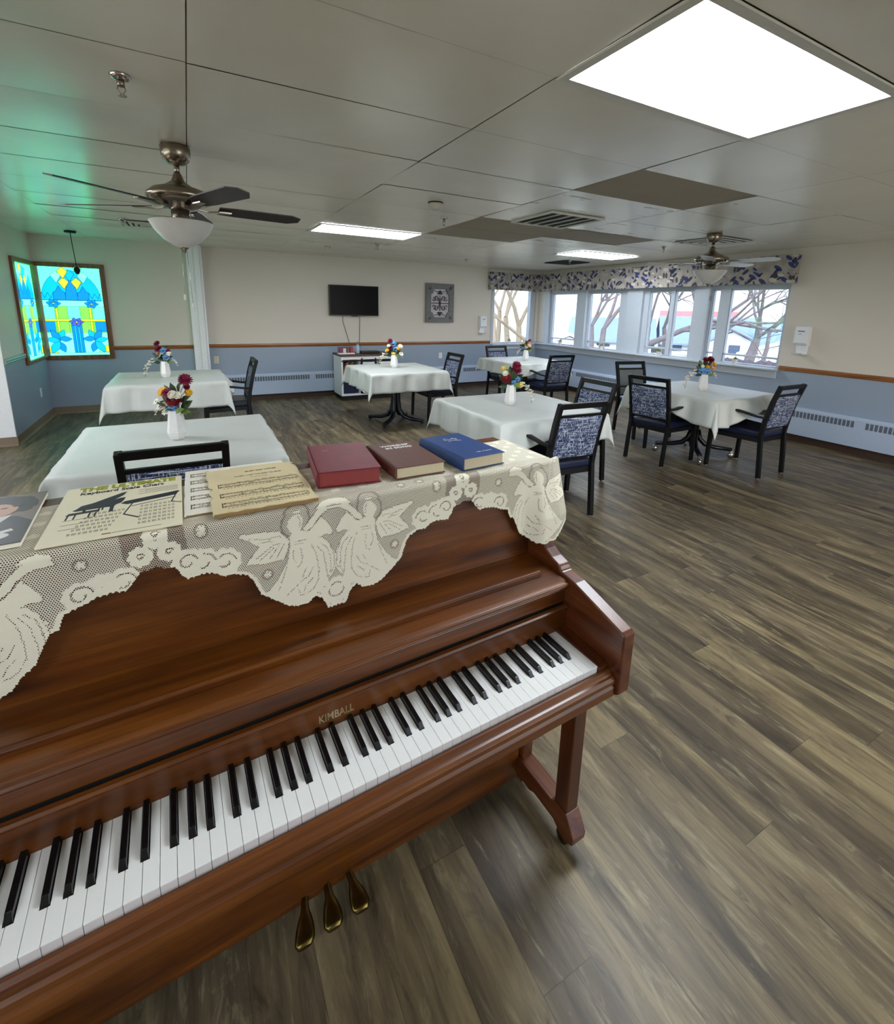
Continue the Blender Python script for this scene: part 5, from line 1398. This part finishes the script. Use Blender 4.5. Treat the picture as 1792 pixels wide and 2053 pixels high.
# white sheet beneath
t = thing('sheet_music', 'white printed sheet music partly under the old yellowed page', 'sheet music'); put(t, -.862, .352, ZL, -2)
b = MB(); b.prism(rough_page(.235, .29, 0, 3, .002), 'z', 0, .004); b.build('page', M_paperw, t)
b = MB(); b.prism([(.003, .0), (.10, -.001), (.235, .003), (.235, .008), (.10, .003), (.004, .004)], 'z', -.0002, .003); b.build('worn_lower_edge', M_paperedge, t)
b = MB()
for k in range(5): staves(b, .014, .225, .262-.052*k, .0041, k+1, 1.3)
b.build('printed_music', [M_ink, M_staff], t)
t = thing('sheet_music', 'old yellowed sheet music with torn edges beside the red book', 'sheet music'); put(t, -.812, .318, ZL+.0055, -1.0)
b = MB(); b.prism(rough_page(.212, .283, 0, 9, .005, [(0, .10, .012), (0, .15, .012), (.21, .27, .014)]), 'z', 0, .004); b.build('page', M_papero, t)
b = MB(); b.prism([(.003, -.003), (.05, -.0045), (.10, -.003), (.16, -.005), (.212, -.003), (.212, .002), (.003, .002)], 'z', -.0042, .0025); b.build('worn_lower_edge', M_paperedge, t)
b = MB()
for k in range(3): staves(b, .022, .200, (.172, .108, .052)[k], .0041, k+20)
for k in range(3):
    for q in range(22): b.box(.03+.0077*q, .034+.0077*q, (.1395, .0755, .0205)[k], (.1409, .0769, .0219)[k], .0041, .0043)
b.build('printed_music', [M_ink, M_staff], t)
put_mesh('printed_title', text_mesh('WHEN I LAST WE MEET TO SING', .0075, M_ink, .0001, bold=.0002), t, (.115, .215, .0042))
put_mesh('printed_title', text_mesh('Words and Music', .0055, M_inklight, .0001), t, (.115, .198, .0042))
put_mesh('printed_title', text_mesh('DUET FOR VOICES', .009, M_ink, .0001, bold=.0003), t, (.125, .245, .0042))
t = thing('loose_page', 'blank corner of an old page sticking out behind the yellowed sheet music', 'sheet music'); put(t, -.785, .40, ZL+.0042, -9)
b = MB(); b.prism([(0, 0), (.12, 0), (.125, .235), (.0, .225)], 'z', 0, .001); b.build('page', M_papero, t)

# scale chart booklet
def chart():
    t = thing('music_booklet', 'cream keyboard scale chart booklet with a black grand piano picture', 'music booklet'); put(t, -1.092, .322, ZL, -1.0)
    W, D, z = .226, .300, .0045
    b = MB(); b.prism([(0, 0), (W, 0), (W, D-.004), (W-.004, D), (.004, D), (0, D-.004)], 'z', 0, z); b.build('cover', M_chartp, t, bevel=.0008)
    put_mesh('title_lettering', text_mesh('THE ULTIMATE', .034, M_olive, .0002, bold=.0022, space=1.0), t, (W/2+.006, D-.020, z+.0001), (0, 0, 0), (.82, 1, 1))
    put_mesh('title_lettering', text_mesh('Keyboard Scale Chart', .0225, M_navyp, .0002, bold=.0004), t, (W/2-.004, D-.046, z+.0004), (0, 0, 0), (.80, 1, 1))
    b = MB()
    for k in range(5): b.box(W-.085+.012*(k % 2), W-.008, D-.068-.007*k, D-.0668-.007*k, z, z+.0003)
    for k in range(3): b.box(.022, .07-.008*k, .104-.022*k, .1052-.022*k, z, z+.0003)
    b.box(.11, .19, .009, .0105, z, z+.0003)
    b.build('printed_text', M_inklight, t)
    b = MB(); b.box(.095, .109, .0085, .012, z, z+.0003); b.build('red_logo', M_redprint, t)
    b = MB(); zz = z+.0003
    def pol(pts): b.prism(pts, 'z', z, zz)
    pol([(.030, .155), (.036, .150), (.080, .152), (.100, .150), (.104, .160), (.112, .166), (.116, .180), (.118, .196), (.108, .196), (.098, .190), (.113, .212), (.118, .232), (.108, .228), (.085, .208), (.060, .186), (.042, .178), (.036, .163)])
    for x0, x1, y0, y1 in ((.048, .053, .140, .152), (.074, .077, .132, .152), (.080, .083, .138, .152), (.094, .101, .122, .152)): pol([(x0, y0), (x1, y0), (x1, y1), (x0, y1)])
    pol([(.022, .130), (.074, .134), (.076, .145), (.026, .142)])
    for x in (.024, .036, .060, .070): pol([(x, .108), (x+.003, .108), (x+.004, .132), (x+.001, .132)])
    pol([(.112, .160), (.124, .150), (.215, .172), (.222, .190), (.216, .192), (.118, .170)])
    def ln(a, c, w=.0026): b.bar((a[0], a[1], z+.0001), (c[0], c[1], z+.0001), w, .0003, (0, 0, 1))
    ln((.130, .152), (.216, .170)); ln((.132, .136), (.214, .155)); ln((.134, .156), (.122, .096)); ln((.122, .096), (.150, .066), .004); ln((.214, .172), (.206, .128)); ln((.206, .128), (.225, .116), .003)
    b.build('printed_piano_picture', M_navyp, t)
    b = MB()
    for row in range(6):
        for k in range(26):
            if k % 7 in (2, 6): continue
            x = .060+k*.0024+row*-.004; y = .118-row*.018
            if x < .122: b.box(x, x+.0011, y, y+.009, z, zz)
    b.build('printed_key_diagrams', M_inklight, t)
    b = MB()
    for row in range(6):
        for k in range(26):
            if k % 7 in (2, 6): continue
            x = .150+k*.0024; y = .122-row*.018
            if x < W-.012: b.box(x, x+.0011, y, y+.009, z, zz)
    b.build('printed_key_diagrams', M_inklight, t)
    return t
chart()
def magazine():
    t = thing('music_magazine', 'magazine at the far left with a cover portrait of a dark-haired person in a suit', 'magazine'); put(t, -1.337, .345, ZL+.0005, 1.5)
    W, D, z = .222, .27, .009
    M_c = simple('cover_brown', srgb(112, 96, 84), .35, 0, .1, 10); M_h = simple('print_hair', srgb(28, 22, 20), .4, 0, .2, 60); M_s = simple('print_skin', srgb(196, 150, 124), .4, 0, .05); M_w = simple('print_white', srgb(214, 210, 206), .4, 0, .03); M_k = simple('print_suit', srgb(20, 20, 24), .4, 0, .1)
    b = MB(); b.box(0, W, 0, D, 0, z-.001); b.build('pages', M_paperw, t)
    b = MB(); b.box(-.001, W+.001, -.001, D+.001, z-.0009, z); b.build('cover', M_c, t)
    def ell(cx, cy, rx, ry, n=20, a0=0, a1=2*PI): return [(cx+rx*math.cos(a0+(a1-a0)*k/n), cy+ry*math.sin(a0+(a1-a0)*k/n)) for k in range(n)]
    def lay(n, pts, m, h): b = MB(); b.prism(pts, 'z', z, z+h); return b.build(n, m, t)
    b = MB(); b.prism(ell(.150, .200, .056, .055), 'z', z, z+.0002); r_ = random.Random(2)
    for k in range(26):
        a = R(-30+240*k/25); b.prism(ell(.150+.056*math.cos(a), .200+.055*math.sin(a), r_.uniform(.008, .014), r_.uniform(.008, .013), 9), 'z', z, z+.00021+.000004*k)
    for k in range(9):
        a = R(20+140*k/8); b.prism(ell(.152+.036*math.cos(a), .186+.040*math.sin(a), .010, .009, 9), 'z', z, z+.00046+.000004*k)
    b.build('printed_hair', M_h, t)
    lay('printed_suit', [(.04, .0), (.222, .0), (.222, .10), (.195, .135), (.16, .145), (.11, .145), (.07, .12), (.045, .07)], M_k, .0003)
    lay('printed_face', ell(.152, .182, .036, .046), M_s, .0004)
    lay('printed_shirt', [(.118, .146), (.16, .140), (.185, .146), (.170, .10), (.155, .055), (.140, .095)], M_w, .0005)
    b = MB()
    for cx in (.139, .165): b.prism(ell(cx, .190, .006, .0025, 10), 'z', z, z+.0006)
    b.prism(ell(.152, .160, .010, .003, 10), 'z', z, z+.0006); b.prism([(.150, .182), (.154, .182), (.156, .170), (.148, .170)], 'z', z, z+.0005)
    b.build('printed_features', simple('print_feature', srgb(96, 56, 48), .5), t)
    b = MB(); b.bar((.10, .02, z+.0006), (.20, .065, z+.0006), .012, .0006, (0, 0, 1)); b.prism(ell(.18, .04, .02, .014, 12), 'z', z, z+.0007); b.build('printed_cuff', M_w, t)
magazine()

# ------------------------------------------------------------------ outside the windows
M_ground = simple('dry_lawn', srgb(176, 178, 160), .9, 0, .12, 2); M_wallw = simple('siding_white', srgb(222, 224, 226), .7, 0, .02); M_roofb = simple('shingle_blue_grey', srgb(120, 142, 176), .8, 0, .12, 14)
M_barn = simple('barn_red', srgb(196, 52, 58), .7, 0, .1, 6); M_barnr = simple('barn_roof', srgb(206, 110, 112), .7, 0, .08); M_bark = simple('pale_bark', srgb(112, 106, 110), .9, 0, .15, 20); M_bark2 = simple('tan_bark', srgb(136, 124, 106), .9, 0, .15, 20)
M_winh = simple('house_window', srgb(76, 90, 112), .3); M_hedge = simple('hedge_twigs', srgb(74, 70, 78), .9, 0, .3, 40); M_field = simple('far_field', srgb(196, 180, 150), .9, 0, .12, .15); M_brick = simple('brick_pale', srgb(190, 150, 142), .8, 0, .08, 20)
def outside():
    b = MB(); b.box(-200, 300, -200, 300, -2.1, -2.0); structure(b.build('ground', M_ground))
    def house(name, label, cat, cx, cy, ang, L, W, zb, ze, zr, wm, rm, wins=(), gable_over=.4):
        """ridge along local x"""
        t = thing(name, label, cat, (cx, cy, zb), R(ang))
        h = ze-zb; hr = zr-zb
        b = MB(); b.prism([(-W/2, 0), (W/2, 0), (W/2, h), (0, hr-.1), (-W/2, h)], 'x', -L/2, L/2); b.build('walls', wm, t)
        b = MB(); s = gable_over; k = (hr-h)/(W/2)
        for sg in (-1, 1): b.hexa([(-L/2-s, sg*(W/2+s), h-k*s), (L/2+s, sg*(W/2+s), h-k*s), (L/2+s, 0, hr), (-L/2-s, 0, hr), (-L/2-s, sg*(W/2+s), h-k*s+.15), (L/2+s, sg*(W/2+s), h-k*s+.15), (L/2+s, 0, hr+.15), (-L/2-s, 0, hr+.15)])
        b.build('roof', rm, t)
        for (face, a, z0, w, hh) in wins:
            b = MB()
            if face == 'S': b.box(a, a+w, -W/2-.06, -W/2, z0, z0+hh)
            elif face == 'N': b.box(a, a+w, W/2, W/2+.06, z0, z0+hh)
            elif face == 'W': b.box(-L/2-.06, -L/2, a, a+w, z0, z0+hh)
            b.build('window', M_winh, t)
        return t
    az = lambda x, y: math.degrees(math.atan2(y, x))
    # ang ~ direction of the ridge; houses seen broadside have the ridge across the view (view dir about 30-45 deg)
    house('house', 'white house with a blue-grey roof seen beyond the third window', 'house', 38.5, 35.5, 132, 7.5, 7, -2, -1.0, 1.0, M_wallw, M_roofb, [('N', -4, .4, 1.2, .6), ('N', 0, .4, 1.2, .6), ('S', 3, .4, 1.0, .6)])
    house('carport', 'white arched-roof carport beyond the windows nearest the corner', 'carport', 29.0, 31.5, 50, 4, 5.0, -2, -1.35, -.3, M_wallw, M_wallw)
    house('house', 'pale house with blue roof and row of windows beyond the second window', 'house', 44.3, 29.2, 132, 7.5, 7, -2, -.9, 1.3, M_wallw, M_roofb, [('N', -3, .3, 1.0, .7), ('N', -1.4, .3, 1.0, .7), ('N', .6, .3, 1.0, .7), ('N', 2.2, .3, 1.0, .7)])
    house('barn', 'red barn with a pale red roof far beyond the windows', 'barn', 64.0, 43.5, 125, 9, 8, -2, -.2, 2.0, M_barn, M_barnr, [('N', -2, .6, 1.5, 1.0)])
    house('house', 'white gabled house with blue roof nearest the right-hand window', 'house', 41.0, 24.3, 30, 6, 5.6, -2, -1.15, .45, M_wallw, M_roofb, [('W', -.6, .6, .8, .7)])
    house('house', 'long blue-roofed wing beside the white gable outside the right-hand window', 'house', 45.6, 20.4, 115, 7.2, 5.4, -2, -.85, .9, M_brick, M_roofb, [('N', -3.2, .35, 1.2, .7), ('N', -1.4, .35, 1.2, .7), ('N', .4, .35, 1.2, .7), ('N', 2.2, .35, 1.2, .7)])
    house('garage', 'white gabled garage at the far right edge of the right-hand window', 'garage', 38.0, 16.8, 22, 6, 7.5, -2, -.9, .35, M_wallw, M_wallw, [('W', -2.2, .3, 1.4, .6), ('W', .4, .3, 1.4, .6)])
    b = MB(); r_ = random.Random(8)
    for k in range(46):
        f = k/45; b.ball((19.25+.7*f, 11.6-2.9*f, -.95+r_.uniform(-.06, .06)), .62, 8, 5, (.8, .8, 1.35))
    tag(b.build('hedge', M_hedge), 'dark twiggy hedge just below the right-hand window view', 'hedge')
    b = MB(); b.box(8.6, 8.8, 3.0, 9.5, -2, .05) if False else None
    t = MB(); t.hexa([(60, 20, -2), (260, 60, -2), (260, 200, -2), (60, 120, -2), (110, 30, 1.0), (260, 60, 3.6), (260, 200, 3.6), (110, 150, 1.0)]); structure(t.build('far_hillside', M_field))
    def tree(x, y, Hh, seed, label, m, r0=.16, lean=(0, 0), depth=6, z0=-2.0, spread=.55):
        rr = random.Random(seed); t = thing('bare_tree', label, 'tree', (x, y, z0), 0, 'bare trees outside the windows')
        trunk = MB(); twigs = MB()
        def grow(p, d, L, r, lv):
            n = 3; pts = [p]; q = Vector(p); dd = Vector(d)
            for k in range(n):
                dd = (dd+Vector((rr.uniform(-.16, .16), rr.uniform(-.16, .16), rr.uniform(-.05, .10)))).normalized(); q = q+dd*(L/n); pts.append(q.copy())
            rad = [r*(1-.38*k/n) for k in range(n+1)]
            (trunk if lv < 2 else twigs).tube(pts, rad, 7 if lv < 2 else (5 if lv < 4 else 3), caps=False)
            if lv >= depth: return
            for k in range(2 if lv < 1 else rr.choice((3, 3, 4) if lv < 3 else (2, 3, 3))):
                a = rr.uniform(0, 2*PI); s = spread*rr.uniform(.6, 1.25); side = dd.cross(Vector((math.cos(a), math.sin(a), .3))).normalized()
                nd = (dd*math.cos(s)+side*math.sin(s)).normalized(); i = rr.choice((2, 3, 3)) if lv else 3
                grow(pts[i], nd, L*rr.uniform(.62, .85), rad[i]*rr.uniform(.66, .84), lv+1)
        grow(Vector((0, 0, 0)), Vector((lean[0], lean[1], 1)).normalized(), Hh*.30, r0*1.15, 0)
        trunk.build('trunk', m, t); twigs.build('branches', m, t); return t
    tree(9.6, 13.3, 8.5, 1, 'pale bare tree at the left of the corner window', M_bark2, .15)
    tree(12.4, 16.3, 10, 2, 'pale bare tree in the middle of the corner window', M_bark2, .16)
    tree(11.3, 14.0, 8.5, 3, 'pale bare tree at the right of the corner window', M_bark2, .12)
    tree(14.0, 19.5, 11, 11, 'pale bare tree behind the others in the corner window', M_bark2, .16)
    tree(10.8, 11.2, 10, 4, 'large leaning bare tree outside the window next to the corner', M_bark, .20, (.35, -.42))
    tree(17.2, 17.0, 10, 5, 'bare tree outside the second window from the corner', M_bark, .14)
    tree(22.5, 19.8, 10.5, 6, 'bare tree beyond the right part of the second window from the corner', M_bark, .14)
    tree(22.8, 17.2, 10, 7, 'bushy bare tree outside the left half of the sliding window', M_bark, .15)
    tree(18.1, 12.4, 9.5, 8, 'spreading bare tree outside the right half of the sliding window', M_bark, .17, (.1, -.1), 6, -2, .62)
    tree(27.5, 17.3, 10, 9, 'bare tree seen through the narrow pane', M_bark, .13)
    tree(22.0, 12.6, 9, 10, 'bare tree at the left side of the large right-hand pane', M_bark, .15, (.1, -.2), 6, -2, .65)
    tree(15.5, 22.5, 12, 13, 'far bare tree at the left edge of the corner window', M_bark2, .16)
    tree(14.2, 13.4, 10, 14, 'bare tree with dense twigs outside the window next to the corner', M_bark, .14)
    tree(20.0, 16.4, 10, 15, 'bare tree with dense twigs between the second window and the slider', M_bark, .14)
    tree(25.5, 14.2, 10, 16, 'bare tree at the right part of the large right-hand pane', M_bark, .14, (.05, -.15), 6, -2, .6)
    tree(29.5, 15.6, 9, 12, 'small bare tree at the middle of the large right-hand pane', M_bark, .13, (0, -.1), 6)

outside()

# ------------------------------------------------------------------ light and world
def world():
    w = bpy.data.worlds.new('sky'); SC.world = w; w.use_nodes = True; n = w.node_tree.nodes; l = w.node_tree.links
    bg = n['Background']; sky = n.new('ShaderNodeTexSky'); sky.sky_type = 'NISHITA'; sky.sun_disc = False
    sky.sun_elevation = R(38); sky.sun_rotation = R(200); sky.air_density = 1.0; sky.dust_density = 2.5
    mx = n.new('ShaderNodeMix'); mx.data_type = 'RGBA'; mx.inputs[0].default_value = .55
    hs = n.new('ShaderNodeVectorMath'); hs.operation = 'SCALE'; hs.inputs['Scale'].default_value = .45
    l.new(sky.outputs[0], hs.inputs[0]); l.new(hs.outputs[0], mx.inputs[6]); mx.inputs[7].default_value = (2.7, 2.95, 3.3, 1)
    l.new(mx.outputs[2], bg.inputs[0]); bg.inputs[1].default_value = 1.0
    s = bpy.data.lights.new('sun', 'SUN'); s.energy = 3.2; s.angle = R(1.5); s.color = (1, .96, .9)
    o = bpy.data.objects.new('sun', s); COL.objects.link(o); o.rotation_euler = (R(52), 0, R(-70))
    # portals for the visible windows and the unseen ones added front and left
    for nm, loc, rot, sx, sy in (('window_daylight', (7.02, 5.85, 1.5), (0, R(90), 0), 1.1, 4.7), ('corner_daylight', (6.16, 8.64, 1.48), (R(-90), 0, 0), .9, 1.1), ('added_front_daylight', (3.7, -3.42, 1.5), (R(90), 0, 0), 3.8, 1.4), ('added_left_daylight', (-5.22, 1.4, 1.52), (0, R(-90), 0), 1.25, 6.0)):
        a = bpy.data.lights.new(nm, 'AREA'); a.shape = 'RECTANGLE'; a.size = sx; a.size_y = sy; a.energy = 1
        a.cycles.is_portal = True
        o = bpy.data.objects.new(nm, a); COL.objects.link(o); o.location = loc; o.rotation_euler = rot
world()
vs = SC.view_settings
vs.view_transform = 'Standard'; vs.look = 'None'; vs.gamma = 1; vs.use_curve_mapping = False; vs.exposure = 1.42
SC.cycles.max_bounces = 8; SC.cycles.diffuse_bounces = 5; SC.cycles.transparent_max_bounces = 16
SC.cycles.use_adaptive_sampling = True
SC.cycles.use_denoising = True
